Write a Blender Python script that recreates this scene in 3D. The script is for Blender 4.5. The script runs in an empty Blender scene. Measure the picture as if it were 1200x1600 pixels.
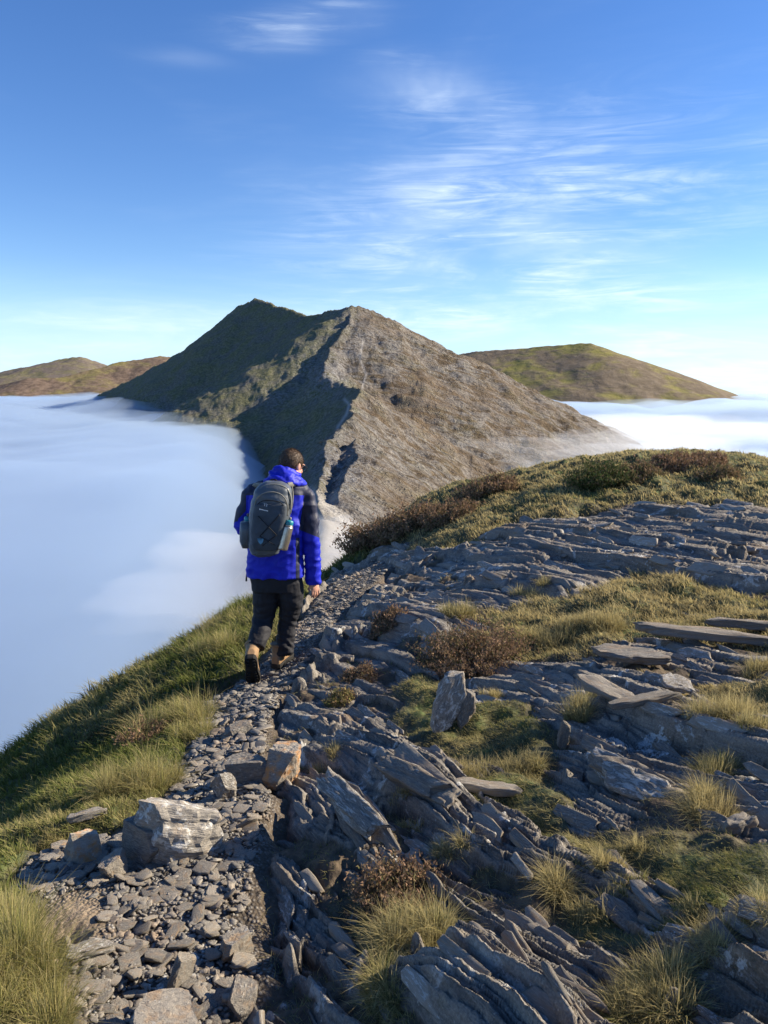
import bpy, bmesh, math, random
import numpy as np
from mathutils import Vector, Matrix

random.seed(7)
RNG = np.random.default_rng(11)
R = math.radians
SC = bpy.context.scene
COL = SC.collection

# ------------------------------------------------------------------ camera
FPX = 1186.0                      # focal length in photo pixels (1200 x 1600)
PITCH = R(8.87)
EYE = Vector((0.0, 0.0, 1.65))
cam = bpy.data.cameras.new('camera')
cam.sensor_fit = 'VERTICAL'
cam.sensor_height = 24.0
cam.lens = 24.0 * FPX / 1600.0
cam.clip_start = 0.05
cam.clip_end = 60000
camo = bpy.data.objects.new('camera', cam)
camo.location = EYE
camo.rotation_euler = (math.pi / 2 - PITCH, 0, 0)
COL.objects.link(camo)
SC.camera = camo

# ------------------------------------------------------------------ sun and sky
SUN_EL = 27.0
SUN_AZ = 78.0                     # clockwise from +Y: from the right, a little ahead
world = bpy.data.worlds.new('World')
SC.world = world
world.use_nodes = True
NT = world.node_tree
NT.nodes.clear()
def N(nt, typ, **kw):
    n = nt.nodes.new(typ)
    for k, v in kw.items():
        setattr(n, k, v)
    return n
def L(nt, a, b):
    nt.links.new(a, b)
def mathn(nt, op, a, b=None, c=None, clamp=False):
    n = nt.nodes.new('ShaderNodeMath'); n.operation = op; n.use_clamp = clamp
    for i, v in enumerate((a, b, c)):
        if v is None: continue
        if hasattr(v, 'is_linked'): nt.links.new(v, n.inputs[i])
        else: n.inputs[i].default_value = v
    return n.outputs[0]
sky = N(NT, 'ShaderNodeTexSky', sky_type='NISHITA', sun_disc=False)
sky.sun_elevation = R(SUN_EL)
sky.sun_rotation = R(SUN_AZ)
sky.altitude = 700
sky.air_density = 1.0
sky.dust_density = 0.05
sky.ozone_density = 2.6
hs = N(NT, 'ShaderNodeHueSaturation')
hs.inputs['Hue'].default_value = 0.512
hs.inputs['Saturation'].default_value = 1.24
hs.inputs['Value'].default_value = 1.0
L(NT, sky.outputs[0], hs.inputs['Color'])
# high thin cirrus
tc = N(NT, 'ShaderNodeTexCoord')
sep = N(NT, 'ShaderNodeSeparateXYZ'); L(NT, tc.outputs['Generated'], sep.inputs[0])
def ramp01(v, a, b):
    m = N(NT, 'ShaderNodeMapRange'); m.interpolation_type = 'SMOOTHSTEP'
    L(NT, v, m.inputs[0]); m.inputs[1].default_value = a; m.inputs[2].default_value = b
    return m.outputs[0]
def dnoise(scale_vec, rot, scale, detail, dist, rough=0.6):
    """noise on the sky vault itself, stretched along the wind"""
    mp = N(NT, 'ShaderNodeMapping'); mp.inputs['Rotation'].default_value = rot; mp.inputs['Scale'].default_value = scale_vec
    L(NT, tc.outputs['Generated'], mp.inputs[0])
    nn = N(NT, 'ShaderNodeTexNoise'); nn.inputs['Scale'].default_value = scale; nn.inputs['Detail'].default_value = detail
    nn.inputs['Roughness'].default_value = rough; nn.inputs['Distortion'].default_value = dist
    L(NT, mp.outputs[0], nn.inputs[0])
    return nn.outputs[0]
streak = dnoise((1.0, 1.0, 5.5), (0, R(9), 0), 3.2, 12, 0.9, 0.60)
fibre = dnoise((1.0, 1.0, 9.0), (0, R(16), 0), 7.0, 8, 1.6, 0.62)
soft = dnoise((1.0, 1.0, 2.6), (0, R(12), 0), 2.6, 5, 0.4, 0.55)
# the veils of cirrus seen ahead: direction, size and tilt of each
fy_ = mathn(NT, 'MAXIMUM', sep.outputs[1], 0.05)
da = mathn(NT, 'DIVIDE', sep.outputs[0], fy_); db = mathn(NT, 'DIVIDE', sep.outputs[2], fy_)
def veil(px, py, rx, ry, tilt, k):
    u = (800 - py) / FPX; q = math.cos(PITCH) + u * math.sin(PITCH)
    a0, b0 = (px - 600) / FPX / q, (-math.sin(PITCH) + u * math.cos(PITCH)) / q
    ca, sa = math.cos(R(tilt)), math.sin(R(tilt))
    dx = mathn(NT, 'SUBTRACT', da, a0); dy = mathn(NT, 'SUBTRACT', db, b0)
    uu = mathn(NT, 'ADD', mathn(NT, 'MULTIPLY', dx, ca * FPX / rx), mathn(NT, 'MULTIPLY', dy, sa * FPX / rx))
    vv = mathn(NT, 'ADD', mathn(NT, 'MULTIPLY', dx, -sa * FPX / ry), mathn(NT, 'MULTIPLY', dy, ca * FPX / ry))
    d = mathn(NT, 'ADD', mathn(NT, 'MULTIPLY', uu, uu), mathn(NT, 'MULTIPLY', vv, vv))
    return mathn(NT, 'MULTIPLY', mathn(NT, 'POWER', 2.718, mathn(NT, 'MULTIPLY', d, -1.0)), k)
bl = None
for v_ in ((830, 345, 290, 110, 14, 1.12), (670, 150, 90, 38, -12, 0.9), (770, 190, 90, 40, -20, 0.7), (470, 40, 90, 26, 8, 0.75), (300, 92, 60, 12, -5, 0.35), (820, 475, 300, 32, 4, 0.9),
           (960, 270, 130, 60, 20, 0.7), (590, 440, 110, 12, 22, 0.8), (1000, 535, 260, 34, -4, 0.9), (1150, 590, 200, 36, -6, 0.9), (120, 530, 330, 45, 2, 0.55), (700, 385, 180, 40, 6, 0.8)):
    w_ = veil(*v_); bl = w_ if bl is None else mathn(NT, 'MAXIMUM', bl, w_)
s1 = ramp01(streak, 0.36, 0.72); f1 = ramp01(fibre, 0.30, 0.78); p1 = ramp01(soft, 0.34, 0.78)
body_ = mathn(NT, 'ADD', mathn(NT, 'MULTIPLY', mathn(NT, 'MULTIPLY', s1, f1), 0.95), mathn(NT, 'MULTIPLY', p1, 0.38))
dens = mathn(NT, 'MULTIPLY', body_, mathn(NT, 'ADD', bl, mathn(NT, 'MULTIPLY', ramp01(soft, 0.52, 0.8), 0.12)))
low = ramp01(sep.outputs[2], 0.17, 0.0)
low2 = mathn(NT, 'MULTIPLY', mathn(NT, 'MULTIPLY', low, s1), 0.30)
dens = mathn(NT, 'ADD', mathn(NT, 'MULTIPLY', dens, 1.2), low2, clamp=True)
hz_ = N(NT, 'ShaderNodeMix', data_type='RGBA')
L(NT, mathn(NT, 'MULTIPLY', ramp01(sep.outputs[2], 0.16, -0.01), 0.75), hz_.inputs[0]); L(NT, hs.outputs[0], hz_.inputs[6]); hz_.inputs[7].default_value = (2.7, 4.3, 6.3, 1)
mixc = N(NT, 'ShaderNodeMix', data_type='RGBA')
L(NT, dens, mixc.inputs[0]); L(NT, hz_.outputs[2], mixc.inputs[6])
mixc.inputs[7].default_value = (5.6, 6.4, 7.2, 1)
bg = N(NT, 'ShaderNodeBackground'); bg.inputs[1].default_value = 0.087
L(NT, mixc.outputs[2], bg.inputs[0])
wo = N(NT, 'ShaderNodeOutputWorld'); L(NT, bg.outputs[0], wo.inputs[0])

sun = bpy.data.lights.new('sun', 'SUN')
sun.energy = 5.0
sun.angle = R(0.53)
sun.color = (1.0, 0.88, 0.69)
suno = bpy.data.objects.new('sun', sun)
az, el = R(SUN_AZ), R(SUN_EL)
SUNV = Vector((math.sin(az) * math.cos(el), math.cos(az) * math.cos(el), math.sin(el)))
suno.rotation_euler = SUNV.to_track_quat('Z', 'Y').to_euler()
suno.location = (60, -20, 60)
COL.objects.link(suno)

SC.view_settings.view_transform = 'Standard'
SC.view_settings.look = 'None'
SC.view_settings.gamma = 1.0
SC.view_settings.use_curve_mapping = False
SC.view_settings.exposure = 1.15
SC.cycles.use_denoising = True
SC.cycles.max_bounces = 24
SC.cycles.diffuse_bounces = 3
SC.cycles.glossy_bounces = 2
SC.cycles.transmission_bounces = 4
SC.cycles.transparent_max_bounces = 8
SC.cycles.volume_bounces = 14

# ------------------------------------------------------------------ pixel / space helpers
CP, SP = math.cos(PITCH), math.sin(PITCH)
def P(px, py, Y):
    """the point at distance Y ahead that the photo shows at (px, py)"""
    r, u = (px - 600) / FPX, (800 - py) / FPX
    dy, dz = CP + u * SP, -SP + u * CP
    return (r / dy * Y, Y, EYE.z + dz / dy * Y)
def proj(x, y, z):
    z = z - EYE.z
    d = y * CP - z * SP
    d = np.where(d < 0.2, 0.2, d)
    return 600 + FPX * x / d, 800 - FPX * (y * SP + z * CP) / d

# ------------------------------------------------------------------ numpy noise
_perm = RNG.permutation(4096)
_grad = np.stack([np.cos(np.linspace(0, 2 * np.pi, 4096, endpoint=False)), np.sin(np.linspace(0, 2 * np.pi, 4096, endpoint=False))], 1)
def hsh(i, j=0, k=0):
    i = np.asarray(i, dtype=np.int64); j = np.asarray(j, dtype=np.int64)
    return _perm[(_perm[(_perm[i & 4095] + j) & 4095] + k) & 4095]
def rnd(i, j=0, k=0):
    return hsh(i, j, k) / 4095.0
def perlin(x, y, seed=0):
    xi = np.floor(x).astype(np.int64); yi = np.floor(y).astype(np.int64)
    xf = x - xi; yf = y - yi
    u = xf * xf * xf * (xf * (xf * 6 - 15) + 10); v = yf * yf * yf * (yf * (yf * 6 - 15) + 10)
    def g(a, b):
        gr = _grad[hsh(xi + a, yi + b, seed)]
        return gr[..., 0] * (xf - a) + gr[..., 1] * (yf - b)
    n0 = g(0, 0) * (1 - u) + g(1, 0) * u
    n1 = g(0, 1) * (1 - u) + g(1, 1) * u
    return (n0 * (1 - v) + n1 * v) * 1.5
def fbm(x, y, octv=4, seed=0, gain=0.5, lac=2.03):
    s = 0; a = 1.0; t = 0
    for o in range(octv):
        s = s + a * perlin(x, y, seed + o * 17); t += a
        x = x * lac + 3.1; y = y * lac + 1.7; a *= gain
    return s / t
def ridged(x, y, octv=4, seed=0, gain=0.5):
    s = 0; a = 1.0; t = 0
    for o in range(octv):
        s = s + a * (1 - np.abs(perlin(x, y, seed + o * 13)) * 2); t += a
        x = x * 2.07 + 5.3; y = y * 2.07 + 2.9; a *= gain
    return s / t
def sstep(a, b, x):
    t = np.clip((x - a) / (b - a), 0, 1)
    return t * t * (3 - 2 * t)

# ------------------------------------------------------------------ object helpers
def link(name, me, parent=None, mat=None, smooth=False):
    o = bpy.data.objects.new(name, me)
    COL.objects.link(o)
    if parent is not None: o.parent = parent
    if mat is not None:
        me.materials.clear(); me.materials.append(mat)
    if smooth:
        me.polygons.foreach_set('use_smooth', np.ones(len(me.polygons), dtype=bool))
    return o
def tag(o, label=None, cat=None, group=None, kind=None):
    if label: o['label'] = label
    if cat: o['category'] = cat
    if group: o['group'] = group
    if kind: o['kind'] = kind
    return o
def empty(name, loc=(0, 0, 0), rz=0.0):
    o = bpy.data.objects.new(name, None)
    COL.objects.link(o); o.location = loc; o.rotation_euler = (0, 0, rz)
    o.empty_display_size = 0.1
    return o
def np_mesh(name, V, F):
    """V (n,3), F (m,k) with constant k"""
    me = bpy.data.meshes.new(name)
    V = np.ascontiguousarray(V, dtype=np.float32); F = np.ascontiguousarray(F, dtype=np.int32)
    me.vertices.add(len(V)); me.vertices.foreach_set('co', V.ravel())
    k = F.shape[1]
    me.loops.add(F.size); me.loops.foreach_set('vertex_index', F.ravel())
    me.polygons.add(len(F))
    me.polygons.foreach_set('loop_start', np.arange(0, F.size, k, dtype=np.int32))
    me.polygons.foreach_set('loop_total', np.full(len(F), k, dtype=np.int32))
    me.update(calc_edges=True)
    return me
def grid_faces(nr, nc):
    a = np.arange(nr * nc).reshape(nr, nc)
    return np.stack([a[:-1, :-1], a[:-1, 1:], a[1:, 1:], a[1:, :-1]], -1).reshape(-1, 4)
def fattr(me, name, vals):
    at = me.attributes.new(name, 'FLOAT', 'POINT')
    at.data.foreach_set('value', np.ascontiguousarray(vals, dtype=np.float32).ravel())
def cattr(me, name, vals):
    at = me.attributes.new(name, 'FLOAT_COLOR', 'POINT')
    at.data.foreach_set('color', np.ascontiguousarray(vals, dtype=np.float32).ravel())

# ------------------------------------------------------------------ material helpers
class MT:
    def __init__(s, name):
        s.m = bpy.data.materials.new(name); s.m.use_nodes = True
        s.nt = s.m.node_tree; s.nt.nodes.clear()
        s.out = s.nt.nodes.new('ShaderNodeOutputMaterial')
        s.tc = None
    def n(s, typ, **kw): return N(s.nt, typ, **kw)
    def l(s, a, b): s.nt.links.new(a, b)
    def coord(s, which='Object'):
        if s.tc is None: s.tc = s.n('ShaderNodeTexCoord')
        return s.tc.outputs[which]
    def noise(s, scale, detail=4, rough=0.55, dist=0.0, vec=None, stretch=None, rot=None, which='Object'):
        v = vec if vec is not None else s.coord(which)
        if stretch is not None or rot is not None:
            mp = s.n('ShaderNodeMapping'); mp.vector_type = 'TEXTURE'
            if stretch is not None: mp.inputs['Scale'].default_value = [1 / q for q in stretch]
            if rot is not None: mp.inputs['Rotation'].default_value = rot
            s.l(v, mp.inputs[0]); v = mp.outputs[0]
        t = s.n('ShaderNodeTexNoise'); s.l(v, t.inputs['Vector'])
        t.inputs['Scale'].default_value = scale; t.inputs['Detail'].default_value = detail
        t.inputs['Roughness'].default_value = rough; t.inputs['Distortion'].default_value = dist
        return t.outputs[0]
    def voro(s, scale, vec=None, out='Distance', feature='F1', stretch=None, rot=None):
        v = vec if vec is not None else s.coord()
        if stretch is not None or rot is not None:
            mp = s.n('ShaderNodeMapping')
            if stretch is not None: mp.inputs['Scale'].default_value = stretch
            if rot is not None: mp.inputs['Rotation'].default_value = rot
            s.l(v, mp.inputs[0]); v = mp.outputs[0]
        t = s.n('ShaderNodeTexVoronoi'); t.feature = feature; t.inputs['Scale'].default_value = scale
        s.l(v, t.inputs['Vector'])
        return t.outputs[out]
    def rng(s, v, a, b, c=0.0, d=1.0):
        m = s.n('ShaderNodeMapRange'); m.interpolation_type = 'SMOOTHSTEP'
        s.l(v, m.inputs[0])
        for i, q in zip((1, 2, 3, 4), (a, b, c, d)): m.inputs[i].default_value = q
        return m.outputs[0]
    def math(s, op, a, b=None, c=None, clamp=False): return mathn(s.nt, op, a, b, c, clamp)
    def attr(s, name, out='Fac'):
        a = s.n('ShaderNodeAttribute'); a.attribute_name = name
        return a.outputs[out]
    def mix(s, f, a, b, blend='MIX'):
        m = s.n('ShaderNodeMix', data_type='RGBA'); m.blend_type = blend
        for i, v in ((0, f), (6, a), (7, b)):
            if hasattr(v, 'is_linked'): s.l(v, m.inputs[i])
            elif i == 0: m.inputs[0].default_value = v
            else: m.inputs[i].default_value = (*v, 1) if len(v) == 3 else v
        return m.outputs[2]
    def bump(s, h, strength=0.5, dist=0.01, normal=None):
        b = s.n('ShaderNodeBump'); b.inputs['Strength'].default_value = strength; b.inputs['Distance'].default_value = dist
        s.l(h, b.inputs['Height'])
        if normal is not None: s.l(normal, b.inputs['Normal'])
        return b.outputs[0]
    def pbr(s, col, rough=0.8, normal=None, spec=0.3, metal=0.0, **kw):
        p = s.n('ShaderNodeBsdfPrincipled')
        for key, v in (('Base Color', col), ('Roughness', rough), ('Specular IOR Level', spec), ('Metallic', metal)):
            if hasattr(v, 'is_linked'): s.l(v, p.inputs[key])
            else: p.inputs[key].default_value = (*v, 1) if isinstance(v, tuple) and len(v) == 3 else v
        if normal is not None: s.l(normal, p.inputs['Normal'])
        s.l(p.outputs[0], s.out.inputs['Surface'])
        return p
# ================================================================== THE LAND
def seg_ridge(x, y, pts, sl, sr, conc=0.0):
    """height of a ridge running through pts; sl / sr the fall of its left and right side (left as one walks along)"""
    best = np.full(x.shape, -1e9); side = np.zeros(x.shape)
    for (a, b) in zip(pts[:-1], pts[1:]):
        ax, ay, az_ = a; bx_, by, bz = b
        dx, dy = bx_ - ax, by - ay
        L2 = dx * dx + dy * dy
        t = np.clip(((x - ax) * dx + (y - ay) * dy) / L2, 0, 1)
        qx, qy = x - (ax + t * dx), y - (ay + t * dy)
        d = np.sqrt(qx * qx + qy * qy)
        cr = (dx * (y - ay) - dy * (x - ax)) / math.sqrt(L2)
        w = sstep(-1, 1, cr / (d * 0.5 + 1e-3))
        s = sr + (sl - sr) * w
        z = az_ + t * (bz - az_) - s * d * (1 - conc * np.clip(d / 600.0, 0, 0.9))
        m = z > best
        best = np.where(m, z, best); side = np.where(m, w, side)
    return best, side

# ---- the near hill: thin-plate surface through measured points
CTRL = [  # photo x, photo y, distance
    (200, 1600, 1.75), (300, 1300, 2.75), (330, 1220, 3.35), (365, 1130, 4.35), (420, 1050, 5.7), (480, 965, 7.4), (540, 905, 9.2), (590, 876, 10.8),
    (600, 1600, 1.58), (430, 1500, 1.99), (470, 1400, 2.27), (470, 1260, 2.85), (560, 1250, 2.7), (445, 1180, 3.52), (700, 1120, 3.75),
    (760, 1600, 1.50), (800, 1400, 2.0), (760, 1250, 2.62), (900, 1250, 2.5), (1000, 1200, 2.7), (1000, 1400, 1.92), (1000, 1570, 1.50), (1150, 1550, 1.50), (1150, 1300, 2.1),
    (900, 1100, 3.4), (1100, 1080, 3.4), (1100, 1000, 4.3), (950, 1000, 4.5), (800, 1010, 4.9), (800, 950, 5.7), (820, 880, 7.2), (1000, 900, 6.2), (1150, 920, 5.6),
    (800, 830, 8.8), (1000, 800, 9.2), (1180, 810, 8.2), (1000, 709, 14.0), (1180, 716, 13.0), (1090, 706, 13.4), (930, 716, 13.5), (850, 738, 13.2), (770, 750, 14.5), (700, 768, 15.5), (640, 792, 14.5),
    (650, 830, 11.5), (740, 815, 10.3), (720, 860, 8.6), (700, 910, 7.3), (620, 950, 6.55), (560, 1000, 5.65), (650, 1000, 5.3), (690, 1040, 4.8), (490, 1080, 4.6), (600, 1100, 4.08), (540, 1140, 3.85),
    (300, 1120, 4.75), (235, 1200, 3.8), (130, 1300, 2.9), (40, 1420, 2.25), (30, 1550, 1.8), (350, 1040, 6.1), (370, 985, 7.6),
    (375, 952, 9.2), (290, 1010, 8.6), (200, 1068, 8.0), (100, 1130, 7.2), (0, 1195, 6.4), (100, 1220, 5.0), (180, 1150, 5.5), (0, 1300, 3.8), (60, 1290, 3.4),
]
EXTRA = [(-6, 9, -5.6), (-8, 4, -5.4), (-10, 14, -10.5), (-5, 15, -5.3), (-2.2, 13, -2.5), (-1, 16, -3.4), (1, 20, -3.0), (2.4, 20, -1.9), (5, 22, -1.0), (9, 20, -0.5), (7, 27, -2.6), (0, 27, -5.8),
         (-3, 0, -0.65), (-6, -3, -3.0), (0, -1, 0.15), (-1.0, 0.6, 0.02), (0.4, 0.4, 0.3), (0, -6, 0.4), (3, -6, 1.0), (1.5, 0.5, 0.62), (2.2, 2.0, 0.70), (3.2, 3.5, 0.55), (4.2, 1.0, 0.95), (4.6, 5.5, 0.36), (6.5, 9, 0.2), (9, 4, 0.5), (9, 12, 0.0), (-3.2, 2.6, -1.25),
         (14, 8, -0.6), (14, 18, -2.2), (10, -8, 1.6), (-12, -6, -7.5), (-14, 6, -10)]
CP3 = np.array([P(*c) for c in CTRL] + EXTRA)
def tps_fit(pts, lam=0.004):
    n = len(pts); X = pts[:, :2]
    d2 = ((X[:, None] - X[None]) ** 2).sum(-1)
    K = 0.5 * d2 * np.log(d2 + 1e-12); K[np.arange(n), np.arange(n)] = lam * np.maximum(1, X[:, 1] * 0.5)
    A = np.zeros((n + 3, n + 3)); A[:n, :n] = K; A[:n, n] = 1; A[:n, n + 1:] = X; A[n, :n] = 1; A[n + 1:, :n] = X.T
    return np.linalg.solve(A, np.concatenate([pts[:, 2], np.zeros(3)]))
TPS = tps_fit(CP3)
def tps(x, y):
    sh = x.shape; x = x.ravel(); y = y.ravel(); out = np.empty(len(x)); n = len(CP3)
    for a in range(0, len(x), 60000):
        xx, yy = x[a:a + 60000, None], y[a:a + 60000, None]
        d2 = (xx - CP3[None, :, 0]) ** 2 + (yy - CP3[None, :, 1]) ** 2
        out[a:a + 60000] = (0.5 * d2 * np.log(d2 + 1e-12)) @ TPS[:n] + TPS[n] + xx[:, 0] * TPS[n + 1] + yy[:, 0] * TPS[n + 2]
    return out.reshape(sh)
NEAR_RIDGE = [(40, -400, 30), (12, -60, 5), (9, -10, 1.2), (8, 6, 0.2), (7, 16, -1.8), (4, 28, -9.5), (-2, 60, -30), (-12, 110, -44), P(508, 806, 200)]
def near_base(x, y):
    r = np.hypot(x + 0.5, y - 6)
    w = 1 - sstep(11, 21, r)
    zr, _ = seg_ridge(x, y, NEAR_RIDGE, 0.72, 0.45)
    zr = zr + fbm(x * 0.06, y * 0.06, 4, 91) * np.clip(r * 0.02, 0, 3)
    m = w > 0
    z = zr.copy()
    if m.any():
        z[m] = zr[m] * (1 - w[m]) + tps(x[m], y[m]) * w[m]
    return z

# ---- zones, as outlines on the ground
def inpoly(px, py, poly):
    c = np.zeros(px.shape, bool); n = len(poly)
    for i in range(n):
        x0, y0 = poly[i]; x1, y1 = poly[(i + 1) % n]
        if y0 == y1: continue
        c ^= ((y0 > py) != (y1 > py)) & (px < (x1 - x0) * (py - y0) / (y1 - y0) + x0)
    return c
def ground_poly(poly):
    """a zone outline drawn on the photo, laid down on the bare ground (world x, y)"""
    out = []
    for (px, py) in poly:
        Y = np.concatenate([np.arange(1.0, 6, 0.04), np.arange(6, 40, 0.2)])
        pt = np.array([P(px, py, float(q)) for q in Y])
        h = near_base(pt[:, 0], pt[:, 1])
        k = np.argmax(pt[:, 2] < h)
        if k == 0: k = len(Y) - 1
        out.append((pt[k, 0], pt[k, 1]))
    return out
def sdist(x, y, poly):
    """signed distance to a polygon in metres, positive inside"""
    d = np.full(x.shape, 1e9); n = len(poly)
    for i in range(n):
        ax, ay = poly[i]; bx_, by = poly[(i + 1) % n]
        dx, dy = bx_ - ax, by - ay
        t = np.clip(((x - ax) * dx + (y - ay) * dy) / (dx * dx + dy * dy + 1e-9), 0, 1)
        d = np.minimum(d, np.hypot(x - ax - t * dx, y - ay - t * dy))
    return np.where(inpoly(x, y, poly), d, -d)
ZP = {k: ground_poly(v) for k, v in dict(
    path=[(10, 1690), (60, 1600), (130, 1440), (20, 1385), (50, 1330), (190, 1290), (262, 1245), (295, 1175), (322, 1090), (385, 1060), (430, 1010), (480, 958), (520, 908), (585, 872), (612, 885), (565, 930), (505, 985), (470, 1045), (420, 1110), (405, 1180), (425, 1250), (395, 1330), (385, 1430), (405, 1520), (340, 1600), (300, 1690)],
    soil=[(10, 1700), (40, 1600), (60, 1420), (100, 1385), (160, 1385), (150, 1440), (110, 1520), (90, 1600), (60, 1700)],
    left=[(-1500, 1700), (0, 1700), (70, 1600), (70, 1420), (20, 1375), (60, 1320), (190, 1280), (262, 1235), (292, 1170), (318, 1085), (385, 1050), (425, 1000), (475, 945), (515, 900), (580, 868), (560, 850), (380, 945), (0, 1190)],
    g_mid=[(700, 985), (730, 960), (870, 925), (1010, 885), (1150, 920), (1260, 940), (1260, 990), (1120, 990), (1000, 985), (900, 1015), (780, 1015), (730, 1050), (690, 1040)],
    g_top=[(560, 865), (610, 800), (720, 750), (860, 722), (1000, 706), (1300, 706), (1300, 795), (960, 782), (880, 800), (790, 815), (700, 860), (640, 850)],
    g_low=[(720, 1190), (850, 1185), (905, 1270), (1080, 1300), (1300, 1300), (1300, 1500), (1000, 1450), (890, 1420), (850, 1350), (760, 1330), (690, 1260)],
    g_right=[(1080, 1050), (1300, 1040), (1300, 1130), (1120, 1130), (1060, 1100)],
    g_pock=[(560, 1380), (640, 1340), (690, 1430), (660, 1540), (610, 1590), (560, 1480)],
    g_low2=[(930, 1500), (1060, 1480), (1100, 1560), (1000, 1620), (930, 1600)],
    g_gap=[(640, 1030), (800, 1090), (880, 1140), (860, 1190), (700, 1180), (620, 1120)],
    rocktop=[(770, 855), (900, 788), (1300, 795), (1300, 905), (1000, 885), (850, 925), (770, 900)],
).items()}
STRIKE = np.array([0.50, -0.866]); STRIKE /= np.linalg.norm(STRIKE)
NRM = np.array([STRIKE[1], -STRIKE[0]])            # across the beds, towards the path
def strata(x, y):
    """bedrock relief: tilted beds of slate broken along their length"""
    wx = 0.22 * fbm(x * 0.55, y * 0.55, 3, 5) + 0.035 * fbm(x * 3.1, y * 3.1, 2, 8)
    s = x * NRM[0] + y * NRM[1] + wx
    t = x * STRIKE[0] + y * STRIKE[1] + 0.10 * fbm(x * 1.3, y * 1.3, 2, 33)
    h = np.zeros(x.shape); tint = np.zeros(x.shape); rr0 = np.hypot(x, y)
    for (th, sg, am, tilt, sd) in ((0.34, 1.5, 0.070, 0.3, 1), (0.095, 1.1, 0.027, -0.8, 2), (0.034, 0.8, 0.021, -0.7, 3), (0.014, 0.5, 0.0105, -0.6, 4)):
        q = s / th + rnd(sd, sd) * 7 + 0.25 * perlin(t * 1.7 / sg, s / th * 0.35, 60 + sd)
        i = np.floor(q); f = q - i
        v = t / sg + rnd(i, sd) * 9.0 + 0.18 * perlin(x * 9, y * 9, 77 + sd)
        j = np.floor(v); g = v - j
        v2 = t / sg + rnd(i + 1, sd) * 9.0 + 0.18 * perlin(x * 9, y * 9, 77 + sd)
        bw = sstep(0.66, 1.0, f); bg_ = sstep(1 - min(0.5, 0.3 * th / sg + 0.03), 1.0, g)
        o0 = rnd(i, j, sd) * (1 - bg_) + rnd(i, j + 1, sd) * bg_
        o = (o0 * (1 - bw) + rnd(i + 1, np.floor(v2), sd) * bw) * 2 - 1
        edge = np.minimum(np.minimum(f, 1 - f) * th, np.minimum(g, 1 - g) * sg + 0.25 * th)
        crack = np.exp(-edge / (0.10 * th + 0.002))
        fade = 1 - sstep(60 * th, 150 * th, rr0) * (0 if sd < 3 else 0.8)
        am = am * fade
        h += am * (o + tilt * (0.5 - f) * (1 - bw) + 0.55 * (rnd(i, j, sd + 40) * 2 - 1) * (g - 0.5)) - am * 0.55 * crack
        if sd in (2, 3): tint += (rnd(i, j, sd + 9) - 0.5)
    h += 0.05 * fbm(x * 1.2, y * 1.2, 3, 21) + 0.007 * fbm(x * 22, y * 22, 3, 45) + 0.0045 * fbm(x * 62, y * 62, 2, 46) * (1 - sstep(3, 6, rr0))
    return h, tint
def land(x, y, full=False):
    """finished height of the near ground, with what lies on top: rock, path or turf"""
    b = near_base(x, y)
    wob = 0.10 * fbm(x * 2.2, y * 2.2, 3, 3)
    rr = np.hypot(x, y)
    z = {k: sdist(x + wob, y + wob * 0.7, p) for k, p in ZP.items()}
    path = sstep(-0.10, 0.10, z['path'])
    left = np.maximum(sstep(-0.06, 0.12, z['left']), sstep(-1.5, -3.0, x + 0.0 * y) * (1 - path))
    gr = np.maximum.reduce([sstep(-0.12, 0.15, z[k]) for k in ('g_mid', 'g_low', 'g_right', 'g_pock', 'g_low2', 'g_gap')])
    gtop = sstep(-0.3, 0.5, z['g_top'])
    gr = np.maximum(gr, gtop)
    far = sstep(15, 18, rr)
    rocky = np.clip(1 - path - left - far, 0, 1)
    st, tint = strata(x, y)
    soft = 0.010 * fbm(x * 24, y * 24, 3, 18) + 0.07 * fbm(x * 1.5, y * 1.5, 4, 12) + 0.03 * fbm(x * 6, y * 6, 3, 15)
    rock = b + st * (0.35 + 0.65 * rocky) - 0.30 * path - 0.35 * left - 0.02 - 0.055 * gr - 0.14 * gtop
    lump = 0.05 * ridged(x * 2.6, y * 2.6, 3, 52) * np.maximum(left, 0.45 * gtop) * np.clip(rr / 4, 0.3, 1.6)
    tus = 0.05 * np.maximum(0, fbm(x * 1.7, y * 1.7, 2, 58)) * gtop * 2.0
    soil = b + soft * 0.8 - 0.105 * rocky + 0.07 * gr + lump + tus + 0.10 * (fbm(x * 2.6, y * 2.6, 3, 71)) * rocky - 0.35 * z_clip(z['rocktop'], rocky)
    grav = 0.012 * fbm(x * 14, y * 14, 3, 81) + 0.02 * fbm(x * 5, y * 5, 2, 83)
    soil = soil * (1 - path) + (b - 0.03 + grav) * path
    h = np.maximum(rock, soil)
    if not full: return h
    rk = sstep(-0.006, 0.012, rock - soil)
    z_soil = sstep(-0.06, 0.1, z['soil'])
    return h, rk, path * (1 - rk) * (1 - 0.85 * z_soil), np.maximum(gr, left) * (1 - rk), tint, z_soil
def z_clip(z, rocky):
    return sstep(-0.1, 0.3, z) * rocky * 0.25
def land1(x, y):
    return float(land(np.array([float(x)]), np.array([float(y)]))[0])
def hit(px, py):
    """where the line of sight of a photo pixel meets the near ground"""
    Y = np.concatenate([np.arange(1.0, 6, 0.02), np.arange(6, 40, 0.1)])
    r, u = (px - 600) / FPX, (800 - py) / FPX
    dy, dz = CP + u * SP, -SP + u * CP
    x, z = r / dy * Y, EYE.z + dz / dy * Y
    h = land(x, Y)
    k = int(np.argmax(z < h))
    if k == 0: k = len(Y) - 1
    return Vector((x[k], Y[k], h[k]))

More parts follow.
